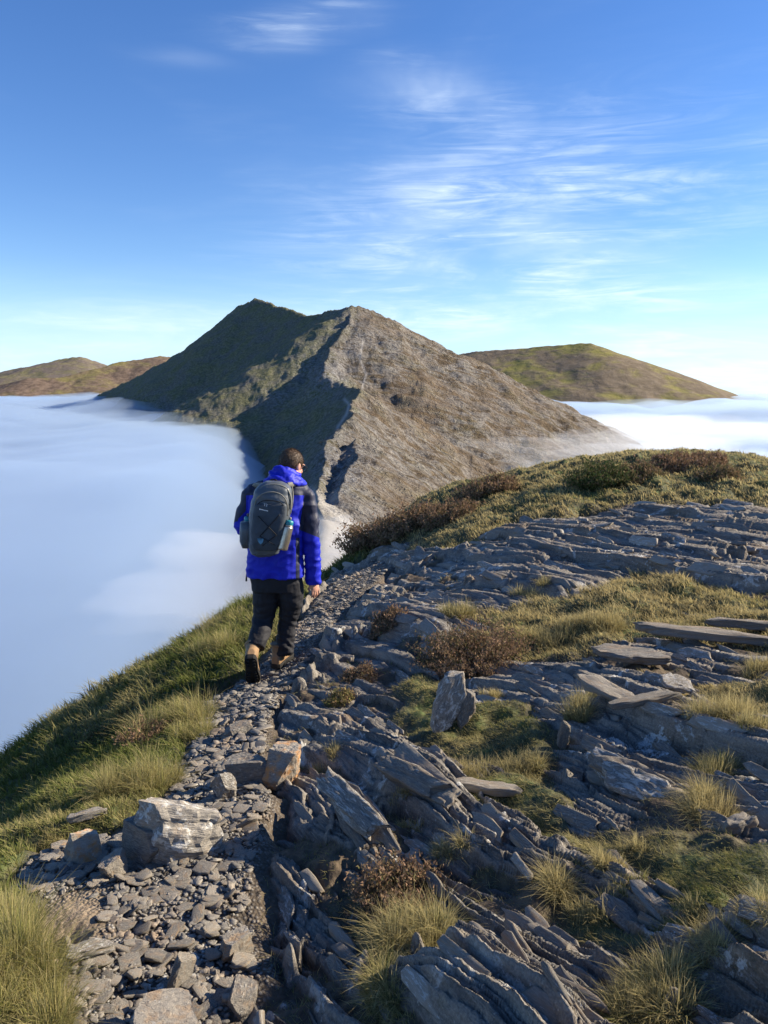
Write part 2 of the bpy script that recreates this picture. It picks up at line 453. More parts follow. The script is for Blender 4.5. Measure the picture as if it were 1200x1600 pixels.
# ---- mesh of the near ground: fine close by, coarser with distance
ang = np.unique(np.concatenate([np.linspace(-95, -34, 60), np.linspace(-34, 34, 760), np.linspace(34, 95, 60)]))
rad = [0.35]
while rad[-1] < 34:
    r_ = rad[-1]
    rad.append(r_ + max(0.0052 if r_ > 1.3 else 0.02, 0.0033 * r_ if r_ < 16 else 0.012 * r_))
rad = np.array(rad)
AA, RR = np.meshgrid(np.radians(ang), rad)
GX, GY = RR * np.sin(AA), RR * np.cos(AA)
GZ, GRK, GPA, GGR, GTI, GSO = land(GX, GY, True)
print('near grid', GX.shape)
# ------------------------------------------------------------------ ground materials
def slate_nodes(t, tint=None):
    """colour, roughness and relief of bare slate with lichen"""
    rot = (0, 0, math.atan2(STRIKE[1], STRIKE[0]))
    big = t.noise(1.6, 4, 0.6, which='Position' if False else 'Object')
    lay = t.noise(9.0, 5, 0.62, 0.6, stretch=(0.35, 3.2, 2.0), rot=(0, 0, rot[2]))
    fine = t.noise(55, 5, 0.65)
    lay2 = t.noise(26.0, 5, 0.66, 0.5, stretch=(0.22, 3.4, 2.2), rot=(0, 0, rot[2]))
    col = t.mix(t.rng(lay, 0.32, 0.70), (0.085, 0.086, 0.088), (0.29, 0.275, 0.25))
    col = t.mix(t.math('MULTIPLY', t.rng(big, 0.47, 0.70), 0.8), col, (0.23, 0.165, 0.105))
    col = t.mix(t.rng(lay2, 0.50, 0.70, 0.0, 0.6), col, (0.40, 0.37, 0.32))
    col = t.mix(t.rng(lay2, 0.44, 0.30, 0.0, 0.65), col, (0.045, 0.045, 0.048))
    if tint is not None:
        col = t.mix(t.rng(tint, -0.7, 0.7, 0.0, 0.5), col, (0.36, 0.335, 0.295))
    rust = t.rng(t.noise(4.3, 6, 0.7, 0.8), 0.60, 0.74)
    col = t.mix(t.math('MULTIPLY', rust, 0.55), col, (0.31, 0.19, 0.085))
    li = t.rng(t.noise(5.2, 7, 0.72, 0.3), 0.565, 0.61)
    lim = t.rng(t.noise(1.1, 2, 0.5), 0.38, 0.54)
    col = t.mix(t.math('MULTIPLY', t.math('MULTIPLY', li, lim), 0.9), col, (0.58, 0.60, 0.60))
    moss = t.rng(t.noise(3.1, 5, 0.65), 0.60, 0.72)
    col = t.mix(t.math('MULTIPLY', moss, 0.35), col, (0.085, 0.095, 0.04))
    sp = t.rng(t.noise(140, 3, 0.7), 0.3, 0.75, 0.72, 1.2)
    cb = t.n('ShaderNodeCombineXYZ')
    for i in range(3): t.l(sp, cb.inputs[i])
    col = t.mix(1.0, col, cb.outputs[0], 'MULTIPLY')
    col = t.mix(1.0, col, (0.88, 0.84, 0.79), 'MULTIPLY')
    hgt = t.math('ADD', t.math('MULTIPLY', lay, 0.7), t.math('ADD', t.math('MULTIPLY', fine, 0.5), t.math('MULTIPLY', lay2, 0.75)))
    return col, hgt
t = MT('ground')
tint = t.attr('tint')
rcol, rh = slate_nodes(t, tint)
rk, pa, gr, so = (t.attr(k) for k in ('rock', 'path', 'grass', 'soil'))
sn = t.noise(16, 6, 0.65)
soilc = t.mix(t.rng(sn, 0.3, 0.7), (0.045, 0.034, 0.024), (0.13, 0.095, 0.06))
dust = t.mix(t.rng(t.noise(30, 5, 0.7), 0.3, 0.7), (0.20, 0.145, 0.095), (0.40, 0.31, 0.215))
turf = t.mix(t.rng(t.noise(11, 6, 0.7), 0.35, 0.68), (0.030, 0.036, 0.016), (0.115, 0.105, 0.045))
mossy = t.mix(t.rng(t.noise(5, 5, 0.7), 0.45, 0.65), turf, (0.075, 0.10, 0.028))
pebv = t.voro(75, out='Color')
pebs = t.n('ShaderNodeSeparateColor'); t.l(pebv, pebs.inputs[0])
peb = t.mix(pebs.outputs[0], (0.10, 0.10, 0.10), (0.34, 0.325, 0.30))
peb = t.mix(t.rng(t.voro(75), 0.25, 0.6), peb, (0.06, 0.05, 0.04))
base = t.mix(gr, soilc, mossy)
base = t.mix(pa, base, peb)
base = t.mix(so, base, dust)
base = t.mix(rk, base, rcol)
pebh = t.math('MULTIPLY', t.voro(75), -1.2)
hh = t.math('ADD', t.math('MULTIPLY', rh, rk), t.math('MULTIPLY', t.math('ADD', t.math('MULTIPLY', pebh, pa), sn), t.math('SUBTRACT', 1.0, rk)))
t.pbr(base, 0.82, t.bump(hh, 0.9, 0.02), 0.25)
M_GROUND = t.m
def rock_mat(name, warm=0.0, pale=0.0, tone=1.0, hue=(0.34, 0.235, 0.14)):
    t = MT(name)
    oi = t.n('ShaderNodeObjectInfo')
    # shift the pattern from stone to stone
    va = t.n('ShaderNodeVectorMath'); va.operation = 'ADD'
    t.l(t.coord('Object'), va.inputs[0])
    sc_ = t.n('ShaderNodeVectorMath'); sc_.operation = 'SCALE'; sc_.inputs[3].default_value = 40
    cmb = t.n('ShaderNodeCombineXYZ')
    for i in range(3): t.l(oi.outputs['Random'], cmb.inputs[i])
    t.l(cmb.outputs[0], sc_.inputs[0]); t.l(sc_.outputs[0], va.inputs[1])
    v = va.outputs[0]
    lay = t.noise(14, 5, 0.62, 0.5, vec=v, stretch=(0.5, 1.0, 4.0))
    big = t.noise(3.2, 4, 0.6, vec=v)
    col = t.mix(t.rng(lay, 0.3, 0.72), (0.10, 0.10, 0.10), (0.30, 0.285, 0.255))
    col = t.mix(t.rng(oi.outputs['Random'], 0.3, 1, 0.0, 0.6), col, (0.40, 0.37, 0.32))
    col = t.mix(t.math('MULTIPLY', t.rng(big, 0.45, 0.7), 0.45 + warm), col, hue)
    li = t.rng(t.noise(7, 7, 0.72, 0.3, vec=v), 0.60 - pale * 0.16, 0.66 - pale * 0.14)
    col = t.mix(t.math('MULTIPLY', li, 0.8), col, (0.50, 0.51, 0.50))
    sp = t.rng(t.noise(120, 3, 0.7, vec=v), 0.3, 0.75, 0.75, 1.15)
    cb = t.n('ShaderNodeCombineXYZ')
    for i in range(3): t.l(sp, cb.inputs[i])
    col = t.mix(1.0, col, cb.outputs[0], 'MULTIPLY')
    col = t.mix(1.0, col, (0.98 * tone, 0.93 * tone, 0.87 * tone), 'MULTIPLY')
    h = t.math('ADD', lay, t.math('MULTIPLY', t.noise(60, 4, 0.65, vec=v), 0.4))
    t.pbr(col, 0.8, t.bump(h, 0.7, 0.010), 0.28)
    return t.m
M_STONE = rock_mat('slate_stone')
M_WARM = rock_mat('warm_stone', 0.35)
M_PALE = rock_mat('lichen_stone', 0.0, 0.5, 1.1)
M_CREAM = rock_mat('cream_stone', -0.1, 0.45, 1.3)
M_LICH = rock_mat('white_lichen_stone', -0.2, 0.72, 1.05)
M_RUST = rock_mat('rusty_stone', 0.5, 0.0, 1.25, (0.48, 0.25, 0.09))

# ------------------------------------------------------------------ near ground objects
def face_mean(a, F): return a.ravel()[F].mean(1)
GF = grid_faces(*GX.shape)
fx, fy = face_mean(GX, GF), face_mean(GY, GF)
def zone(k): return sdist(fx, fy, ZP[k])
frk = face_mean(GRK, GF)
zp = zone('path') > 0
grassy = np.maximum.reduce([zone(k) for k in ('left', 'g_mid', 'g_top')]) > 0
hillm = grassy | (fx < -1.3) | (np.hypot(fx, fy) > 16)
zid = np.full(len(GF), 1)
zid[(fx > 0.62 - 0.1 * (fy - 2)) & (fy < 6.5)] = 2
zid[(fy > 3.9) & (fx < 0.95)] = 3
zid[(fy > 5.6) & (fx >= 0.95)] = 4
zid[hillm] = 0
zid[zp] = 5
ZN = {0: ('hillside', None), 5: ('path', None),
      1: ('rock_outcrop', 'near outcrop of tilted grey slate beds at the right edge of the stony path'),
      2: ('rock_outcrop', 'lichen spotted slate outcrop with grass pockets at the right edge of the picture'),
      3: ('rock_outcrop', 'shaded slate bank along the path, right of the walker'),
      4: ('rock_outcrop', 'sunlit flat-topped slate outcrop below the grassy crest at upper right')}
GV = np.stack([GX.ravel(), GY.ravel(), GZ.ravel()], 1)
OUTC = {}
for zi, (nm, lab) in ZN.items():
    F = GF[zid == zi]
    used, inv = np.unique(F, return_inverse=True)
    me = np_mesh(nm, GV[used], inv.reshape(F.shape))
    for an, arr in (('rock', GRK), ('path', GPA), ('grass', GGR), ('tint', GTI), ('soil', GSO)):
        fattr(me, an, arr.ravel()[used])
    if lab is None:
        o = link(nm, me, mat=M_GROUND); o['kind'] = 'structure'
    else:
        o = link(nm, me, mat=M_GROUND)
        tag(o, lab, 'rock outcrop', 'slate outcrops beside the path')
        OUTC[zi] = o
# coarse ground all round (behind the viewer and down the flanks), a little below the fine sheet
cx_, cy_ = np.meshgrid(np.linspace(-150, 150, 241), np.linspace(-120, 210, 265))
cz_ = near_base(cx_, cy_)
rc = np.hypot(cx_, cy_)
cz_ = cz_ - 0.9 * (1 - sstep(26, 34, rc)) * ((cy_ > -2) | (rc < 3)) - 0.15
me = np_mesh('hill_flank', np.stack([cx_.ravel(), cy_.ravel(), cz_.ravel()], 1), grid_faces(*cx_.shape))
one = np.ones(cx_.size)
fl = sstep(45, 70, cy_).ravel()
for an, v in (('rock', fl), ('path', 0), ('grass', 1 - fl), ('tint', 1.2 * fl), ('soil', 0)): fattr(me, an, one * v)
o = link('hill_flank', me, mat=M_GROUND, smooth=True); o['kind'] = 'structure'

# ------------------------------------------------------------------ the mountains
A_ = P(400, 466, 1150); B_ = P(549, 477, 850)
MAIN = [P(480, 494, 1010), B_, P(520, 540, 740), P(508, 585, 650), P(553, 606, 575), P(545, 645, 480), P(522, 690, 395), P(505, 740, 310), P(500, 778, 250), P(508, 806, 200)]
MAIN0 = [A_, P(432, 476, 1100), P(480, 494, 1010)]
SPUR_R = [B_, P(575, 482, 860), P(640, 514, 900), P(715, 550, 930), P(800, 598, 960), P(900, 660, 990), P(985, 712, 1010), P(1080, 770, 1030)]
SPUR_L = [A_, P(378, 478, 1200), P(330, 515, 1330), P(270, 558, 1520), P(190, 600, 1750), P(80, 650, 2050), P(-40, 700, 2300)]
CRAG = [P(560, 690, 400), P(560, 715, 340), P(545, 745, 290), P(530, 780, 245)]
def main_mtn(x, y):
    wr = np.clip((np.hypot(x, y) - 150) / 300, 0, 1)
    x = x + wr * (10 * fbm(x / 90, y / 75, 3, 261) + 4 * fbm(x / 25, y / 22, 3, 263))
    z0, s0 = seg_ridge(x, y, MAIN0, 0.6, 0.86)
    z1, s1 = seg_ridge(x, y, MAIN, 0.58, 0.78, 0.10)
    z2, s2 = seg_ridge(x, y, SPUR_R, 0.62, 0.50)
    z3, s3 = seg_ridge(x, y, SPUR_L, 0.80, 0.7)
    z4, s4 = seg_ridge(x, y, CRAG, 0.5, 0.72)
    z = np.maximum.reduce([z0, z1, z2, z3, z4])
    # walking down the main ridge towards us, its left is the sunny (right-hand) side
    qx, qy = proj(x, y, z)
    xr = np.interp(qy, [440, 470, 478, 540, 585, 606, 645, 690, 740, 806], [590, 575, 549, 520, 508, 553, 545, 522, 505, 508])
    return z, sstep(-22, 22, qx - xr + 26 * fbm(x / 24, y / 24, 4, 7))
ma = np.radians(np.linspace(-31, 27, 620))
mr = [110.0]
while mr[-1] < 2500: mr.append(mr[-1] * 1.0064)
MA, MR = np.meshgrid(ma, np.array(mr))
MX, MY = MR * np.sin(MA), MR * np.cos(MA)
MZ, MS = main_mtn(MX, MY)
ppx, ppy = proj(MX, MY, MZ)
def gau(px, py, x, y, rx, ry): return np.exp(-((px - x) / rx) ** 2 - ((py - y) / ry) ** 2)
crag = np.clip(gau(ppx, ppy, 505, 585, 45, 40) + gau(ppx, ppy, 525, 735, 60, 55) + 0.7 * gau(ppx, ppy, 545, 500, 30, 25) + 0.8 * gau(ppx, ppy, 430, 620, 25, 14) + 0.7 * gau(ppx, ppy, 262, 635, 30, 12) + 0.5 * gau(ppx, ppy, 590, 540, 40, 20), 0, 1)
amp = np.clip((MR - 80) / 300, 0.15, 1)
rough_ = 9 * fbm(MX / 130, MY / 130, 4, 201) * amp * (0.45 + 0.55 * MS)
# gullies and ribs running down the slopes
rough_ += MS * 10 * (ridged(MY / 42 + 0.25 * MX / 42, MX / 240, 4, 251, 0.55) - 0.5) * amp * np.clip(MR / 500, 0.3, 1)
rough_ += (3.5 + 4.5 * MS) * (ridged(MX / 45 + 0.6 * MY / 90, MY / 80, 4, 211) - 0.5) * amp
rough_ += 2.2 * fbm(MX / 14, MY / 14, 4, 221) * amp + 0.9 * fbm(MX / 4.5, MY / 4.5, 3, 225) * amp
rough_ += crag * (7 * (ridged(MX / 22, MY / 22, 5, 231, 0.6) - 0.45)) * np.clip(MR / 600, 0.35, 1)
MZ2 = MZ + rough_ * 0.62
me = np_mesh('mountain', np.stack([MX.ravel(), MY.ravel(), MZ2.ravel()], 1), grid_faces(*MX.shape))
def polyd(px, py, pts, w):
    d = np.full(px.shape, 1e9)
    for (ax, ay), (bx_, by) in zip(pts[:-1], pts[1:]):
        dx, dy = bx_ - ax, by - ay
        tt = np.clip(((px - ax) * dx + (py - ay) * dy) / (dx * dx + dy * dy), 0, 1)
        d = np.minimum(d, np.hypot(px - ax - tt * dx, py - ay - tt * dy))
    return np.exp(-(d / w) ** 2)
ppx, ppy = proj(MX, MY, MZ2)
trail = np.maximum.reduce([polyd(ppx, ppy, [(527, 668), (541, 648), (546, 632), (538, 624)], 2.2), 0.8 * polyd(ppx, ppy, [(566, 606), (572, 585), (562, 560), (568, 530)], 1.6),
                           polyd(ppx, ppy, [(488, 768), (506, 786), (524, 800), (545, 822), (568, 840)], 9) * 0.9, polyd(ppx, ppy, [(525, 775), (500, 800), (500, 850)], 7) * 0.7])
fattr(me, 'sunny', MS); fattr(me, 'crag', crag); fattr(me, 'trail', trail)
green = np.clip(0.25 + 0.5 * fbm(MX / 60, MY / 60, 3, 241) + 0.9 * gau(ppx, ppy, 500, 630, 70, 30) + 0.5 * gau(ppx, ppy, 400, 560, 60, 60) + 0.8 * gau(ppx, ppy, 100, 600, 90, 40), 0, 1)
fattr(me, 'green', green)
t = MT('mountain')
sunny, crg, trl, grn = (t.attr(k) for k in ('sunny', 'crag', 'trail', 'green'))
n1 = t.noise(0.05, 6, 0.65); n2 = t.noise(0.35, 6, 0.7); n3 = t.noise(0.012, 4, 0.6)
str_ = t.noise(0.10, 5, 0.65, 0.4, stretch=(0.45, 1.2, 0.9), rot=(0, 0, R(-12)))
heath = t.mix(t.rng(n2, 0.35, 0.68), (0.070, 0.052, 0.034), (0.165, 0.122, 0.076))
scree = t.mix(t.rng(n2, 0.3, 0.7), (0.125, 0.112, 0.10), (0.29, 0.265, 0.235))
grass = t.mix(t.rng(n2, 0.35, 0.7), (0.125, 0.135, 0.050), (0.28, 0.26, 0.105))
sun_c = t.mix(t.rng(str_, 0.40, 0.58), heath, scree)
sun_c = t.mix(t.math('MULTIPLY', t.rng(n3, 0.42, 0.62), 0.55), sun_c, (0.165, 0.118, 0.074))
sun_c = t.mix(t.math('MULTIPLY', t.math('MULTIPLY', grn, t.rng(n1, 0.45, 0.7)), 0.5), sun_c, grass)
sh_c = t.mix(t.math('MULTIPLY', t.rng(n1, 0.32, 0.66), 0.75), t.mix(t.rng(n2, 0.3, 0.7), (0.11, 0.105, 0.08), (0.23, 0.215, 0.175)), grass)  # greener turf on the shaded flank, its colours raised to lighten the shade
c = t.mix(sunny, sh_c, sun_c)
c = t.mix(t.math('MULTIPLY', crg, t.rng(n2, 0.38, 0.6)), c, t.mix(t.rng(t.noise(0.8, 5, 0.7), 0.35, 0.65), (0.11, 0.11, 0.115), (0.36, 0.355, 0.35)))
c = t.mix(trl, c, (0.46, 0.43, 0.39))
bould = t.rng(t.voro(0.42), 0.10, 0.34, 1.0, 0.0)
bsel = t.math('MULTIPLY', bould, t.rng(n1, 0.46, 0.60))
c = t.mix(t.math('MULTIPLY', bsel, 0.35), c, (0.36, 0.34, 0.31))
bmp = t.math('ADD', t.math('ADD', t.math('ADD', t.math('MULTIPLY', n1, 4.0), n2), t.math('MULTIPLY', t.noise(1.1, 4, 0.7), 0.5)), t.math('MULTIPLY', bsel, 0.8))
t.pbr(c, 0.92, t.bump(bmp, 1.0, 2.6), 0.1)
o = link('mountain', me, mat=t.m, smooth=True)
tag(o, kind='structure')

def hill(name, lines, ang0, ang1, r0, r1, nc, nr, colr, amp, seed, label=None):
    aa, rr = np.meshgrid(np.radians(np.linspace(ang0, ang1, nc)), np.geomspace(r0, r1, nr))
    x, y = rr * np.sin(aa), rr * np.cos(aa)
    z = np.maximum.reduce([seg_ridge(x, y, *l)[0] for l in lines])
    z = z + amp * (fbm(x / 260, y / 260, 4, seed) + 0.35 * (ridged(x / 110, y / 160, 4, seed + 5) - 0.5) + 0.10 * fbm(x / 30, y / 30, 3, seed + 9))
    me = np_mesh(name, np.stack([x.ravel(), y.ravel(), z.ravel()], 1), grid_faces(*x.shape))
    t = MT(name)
    n1 = t.noise(0.006, 6, 0.62); n2 = t.noise(0.06, 6, 0.7); n3 = t.noise(0.02, 5, 0.6, 0.5)
    g = t.mix(t.rng(n2, 0.35, 0.68), colr[0], colr[1])
    h = t.mix(t.rng(n2, 0.35, 0.68), colr[2], colr[3])
    c = t.mix(t.rng(t.math('ADD', n1, t.math('MULTIPLY', n3, 0.6)), 0.62, 0.86), g, h)
    t.pbr(c, 0.95, t.bump(t.math('ADD', n3, t.math('MULTIPLY', n2, 0.5)), 0.6, 6), 0.05)
    return tag(link(name, me, mat=t.m, smooth=True), kind='structure')
GREENS = ((0.18, 0.165, 0.05), (0.27, 0.24, 0.08), (0.14, 0.11, 0.075), (0.20, 0.16, 0.115))
hill('green_fell', [([P(560, 610, 2100), P(690, 558, 1980), P(760, 547, 1900), P(850, 539, 1850), P(922, 535, 1800), P(950, 545, 1790), P(1000, 568, 1800), P(1090, 602, 1820), P(1180, 640, 1850), P(1300, 700, 1900)], 0.4, 0.40, 0.1)],
     -6, 36, 1250, 2600, 320, 220, GREENS, 8, 301)
hill('brown_crag_ridge', [([P(300, 560, 2900), P(250, 555, 2800), P(190, 567, 2700), P(150, 576, 2600), P(95, 588, 2500), P(45, 590, 2450), P(0, 602, 2450), P(-80, 630, 2450)], 0.35, 0.42)],
     -36, -8, 2000, 3400, 260, 170, ((0.14, 0.12, 0.05), (0.21, 0.18, 0.08), (0.10, 0.072, 0.055), (0.19, 0.14, 0.105)), 11, 321)
hill('far_fell', [([P(260, 600, 4700), P(165, 570, 4500), P(125, 558, 4400), P(95, 560, 4400), P(50, 571, 4500), P(0, 580, 4600), P(-120, 610, 4700)], 0.3, 0.33)],
     -36, -8, 3600, 6000, 200, 140, ((0.15, 0.135, 0.07), (0.21, 0.185, 0.10), (0.13, 0.105, 0.085), (0.18, 0.15, 0.125)), 14, 341)

# ------------------------------------------------------------------ sea of cloud and mist
def cloud_body(name, ztop, dens, und, seed, x0=-9000, x1=9000, zb=-160, r0=20.0):
    aa = np.linspace(-np.pi, np.pi, 361)[:-1]
    rr = np.geomspace(r0, 14000, 240)
    A2, R2 = np.meshgrid(aa, rr)
    x, y = R2 * np.sin(A2), R2 * np.cos(A2)
    z = ztop(x, y) + und * (fbm(x / 150, y / 150, 4, seed) + 0.5 * fbm(x / 600, y / 600, 2, seed + 3)) * np.clip(R2 / 500, 0.4, 1.6)
    nr, nc = x.shape
    V = np.stack([x.ravel(), y.ravel(), z.ravel()], 1)
    V2 = V.copy(); V2[:, 2] = zb
    a = np.arange(nr * nc).reshape(nr, nc); b = np.roll(a, -1, axis=1)
    top = np.stack([a[:-1], b[:-1], b[1:], a[1:]], -1).reshape(-1, 4)
    n = nr * nc
    bot = top[:, ::-1] + n
    outer = np.stack([a[-1], b[-1], b[-1] + n, a[-1] + n], -1)
    inner = np.stack([a[0], a[0] + n, b[0] + n, b[0]], -1)
    me = np_mesh(name, np.concatenate([V, V2]), np.concatenate([top, bot, outer, inner]))
    t = MT(name)
    pv = t.n('ShaderNodeVolumePrincipled')
    pv.inputs['Color'].default_value = (0.57, 0.69, 0.83, 1)
    pv.inputs['Density'].default_value = dens
    pv.inputs['Anisotropy'].default_value = 0.3
    t.l(pv.outputs[0], t.out.inputs['Volume'])
    me.materials.append(t.m)
    o = link(name, me)
    t.m.cycles.homogeneous_volume = True if hasattr(t.m.cycles, 'homogeneous_volume') else None
    return o
def top_level(x, y):
    r = np.hypot(x, y)
    z = np.interp(r, [0, 60, 200, 450, 900, 1500, 3000, 14000], [-44, -42, -36, -32, -27, -20, -18, -30])
    right = sstep(-42, 22, x - np.maximum(12 - 0.186 * y, -85)) * (1 - sstep(900, 1400, r)) * sstep(60, 150, r)
    z = z - 30 * right + 3 * (1 - right)
    return z + 4 * np.exp(-((x + 60) / 45) ** 2 - ((y - 190) / 90) ** 2)
o = cloud_body('sea_of_cloud', top_level, 0.045, 17.0, 401)
tag(o, 'bank of white cloud filling the valley on both sides of the mountain', 'cloud', kind='stuff')

def mist(name, c, rad, dens, seed, label):
    bm = bmesh.new(); bmesh.ops.create_icosphere(bm, subdivisions=5, radius=1.0)
    V = np.array([v.co[:] for v in bm.verts])
    n = fbm(V[:, 0] * 2.2 + seed, V[:, 1] * 2.2 + V[:, 2] * 1.5, 4, seed)
    V = V * (1 + 0.55 * n)[:, None] * np.array(rad) + np.array(c)
    for v, q in zip(bm.verts, V): v.co = q
    me = bpy.data.meshes.new(name); bm.to_mesh(me); bm.free()
    t = MT(name)
    pv = t.n('ShaderNodeVolumePrincipled'); pv.inputs['Color'].default_value = (0.93, 0.96, 1.0, 1)
    pv.inputs['Density'].default_value = dens; pv.inputs['Anisotropy'].default_value = 0.3
    t.l(pv.outputs[0], t.out.inputs['Volume'])
    o = link(name, me, mat=t.m)
    return tag(o, label, 'mist', kind='stuff')
o = cloud_body('cloud_veil', lambda x, y: top_level(x, y) + 5.0, 0.010, 15.0, 431)
tag(o, 'thin veil of vapour lying on top of the cloud bank', 'cloud', kind='stuff')
mist('mist', (-14, 160, -38), (40, 60, 10), 0.012, 3, 'thin mist drifting over the pale saddle beyond the walker')
mist('mist', P(930, 725, 640), (150, 110, 26), 0.0045, 9, 'wisp of mist rising up the right flank of the mountain')
mist('mist', P(1000, 680, 900), (210, 140, 24), 0.0045, 14, 'thin mist between the mountain and the green fell')
# ================================================================== STONES
def facet_rock(name, seed, sub=4, planes=11, flat=1.0, layer=0.0, noise=0.05, keep=0.62):
    """an angular stone: a ball cut by random planes, then roughened; about 1 unit across"""
    rg = np.random.default_rng(seed)
    bm = bmesh.new(); bmesh.ops.create_icosphere(bm, subdivisions=sub, radius=0.62)
    V = np.array([v.co[:] for v in bm.verts])
    for k in range(planes):
        n = rg.normal(size=3); n[2] *= 0.9; n /= np.linalg.norm(n)
        d = rg.uniform(keep * 0.5, keep * 0.80)
        e = V @ n - d
        V -= np.outer(np.maximum(e, 0), n)
    for n, d in (((0, 0, 1), 0.26), ((0, 0, -1), 0.26)):
        n = np.array(n, float) + rg.normal(size=3) * 0.12; n /= np.linalg.norm(n)
        e = V @ n - d * flat
        V -= np.outer(np.maximum(e, 0), n)
    V /= (V.max(0) - V.min(0))
    if noise > 0:
        s = rg.uniform(0, 50)
        nn = fbm(V[:, 0] * 3 + s, V[:, 1] * 3 + V[:, 2] * 2.3, 4, seed % 50) * noise
        V += V / np.linalg.norm(V, axis=1, keepdims=True) * nn[:, None]
        n2 = fbm(V[:, 0] * 11 + s, V[:, 1] * 11 + V[:, 2] * 9, 4, (seed + 7) % 50, 0.6) * noise * 0.45
        V += V / np.linalg.norm(V, axis=1, keepdims=True) * n2[:, None]
        if layer > 0:
            q = V[:, 2] * 9 + 0.6 * fbm(V[:, 0] * 2 + s, V[:, 1] * 2, 2, 3)
            i = np.floor(q)
            V[:, :2] *= (1 + layer * (rnd(i.astype(int), seed) - 0.5))[:, None]
    for v, c in zip(bm.verts, V): v.co = c
    me = bpy.data.meshes.new(name); bm.to_mesh(me); bm.free()
    return me
def slab_mesh(name, seed, n=9, thick=1.0):
    """a flat slate chip: a ragged plate with a split edge, 1 x 1 x 1"""
    rg = np.random.default_rng(seed)
    a = np.sort((np.arange(n) + rg.uniform(-0.32, 0.32, n)) * 2 * np.pi / n)
    r = rg.uniform(0.74, 1.0, n) / np.maximum(np.abs(np.cos(a)), np.abs(np.sin(a)))
    pts = np.stack([np.cos(a) * r, np.sin(a) * r], 1); pts[:, 0] += 0.35 * rg.uniform(-1, 1) * pts[:, 1]
    pts /= (pts.max(0) - pts.min(0))
    rings = []
    for z, s in ((-0.5, 0.95), (-0.2, 1.0), (0.30, rg.uniform(0.95, 1.0)), (0.5, rg.uniform(0.86, 0.95))):
        q = pts * s * (1 + rg.uniform(-0.05, 0.05, (n, 1)))
        zz = z + rg.uniform(-0.08, 0.08, n) + 0.18 * pts[:, 0] * rg.uniform(-1, 1)
        rings.append(np.column_stack([q, zz]))
    V = np.concatenate(rings + [np.array([[0, 0, 0.52], [0, 0, -0.5]])])
    F = []
    for k in range(3):
        for i in range(n):
            j = (i + 1) % n
            F += [(k * n + i, k * n + j, (k + 1) * n + j), (k * n + i, (k + 1) * n + j, (k + 1) * n + i)]
    T = 4 * n
    for i in range(n):
        j = (i + 1) % n
        F += [(3 * n + i, 3 * n + j, T), (j, i, T + 1)]
    return V, np.array(F)
CHIPV = [slab_mesh('stone', 500 + k, 6 + k % 4) for k in range(16)]
def mat_rot(rz, tilt, taz):
    ax = Vector((math.cos(taz), math.sin(taz), 0))
    return Matrix.Rotation(tilt, 3, ax) @ Matrix.Rotation(rz, 3, 'Z')
CHIPM = []
for k, (V, F) in enumerate(CHIPV):
    me = np_mesh('stone', V, F); me.materials.append(M_STONE if k % 5 else M_WARM); CHIPM.append(me)
PATH = next(o for o in bpy.data.objects if o.name == 'path')
def sample_poly(poly, n, rg, weight=None):
    p = np.array(poly); lo, hi = p.min(0), p.max(0); out = []
    while len(out) < n:
        q = rg.uniform(lo, hi, (4000, 2))
        m = inpoly(q[:, 0], q[:, 1], poly)
        if weight is not None: m &= rg.uniform(size=4000) < weight(q[:, 0], q[:, 1])
        out.extend(q[m].tolist())
    return np.array(out[:n])
rg = np.random.default_rng(21)
def wpath(x, y):
    soil = sstep(0.02, -0.06, sdist(x, y, ZP['soil']))
    return np.clip((3.2 / np.hypot(x, y)) ** 1.6, 0, 1) * (0.04 + 0.96 * soil) * (np.hypot(x, y) > 1.2)
pts = sample_poly(ZP['path'], 6500, rg, wpath)
size = 0.0135 * (rg.pareto(1.75, len(pts)) + 1); size = np.clip(size, 0.0135, 0.082)
order = np.argsort(-size / np.hypot(pts[:, 0], pts[:, 1]))
pz = land(pts[:, 0], pts[:, 1])
SV, SF = [], []; off = 0
nbig = 0
for q, idx in enumerate(order):
    x, y = pts[idx]; L_ = size[idx]; W_ = L_ * rg.uniform(0.4, 0.8); T_ = max(0.006, L_ * rg.uniform(0.08, 0.20))
    rz = rg.normal(-0.5, 0.9); tl = abs(rg.normal(0, 0.28)); ta = rg.uniform(0, 6.28)
    rot = mat_rot(rz, tl, ta); z = pz[idx] + T_ * 0.35 + 0.3 * L_ * math.sin(tl) * rg.uniform(0.3, 1)
    k = int(rg.integers(len(CHIPV)))
    if q < 290:
        o = bpy.data.objects.new('stone', CHIPM[k]); COL.objects.link(o); o.parent = PATH
        o.matrix_world = Matrix.Translation((x, y, z)) @ rot.to_4x4() @ Matrix.Diagonal((L_, W_, T_, 1))
    else:
        V, F = CHIPV[k]
        V = (V * (L_, W_, T_)) @ np.array(rot).T + (x, y, z)
        SV.append(V); SF.append(F + off); off += len(V)
me = np_mesh('gravel', np.concatenate(SV), np.concatenate(SF))
o = link('gravel', me, PATH, M_STONE); o['kind'] = 'stuff'
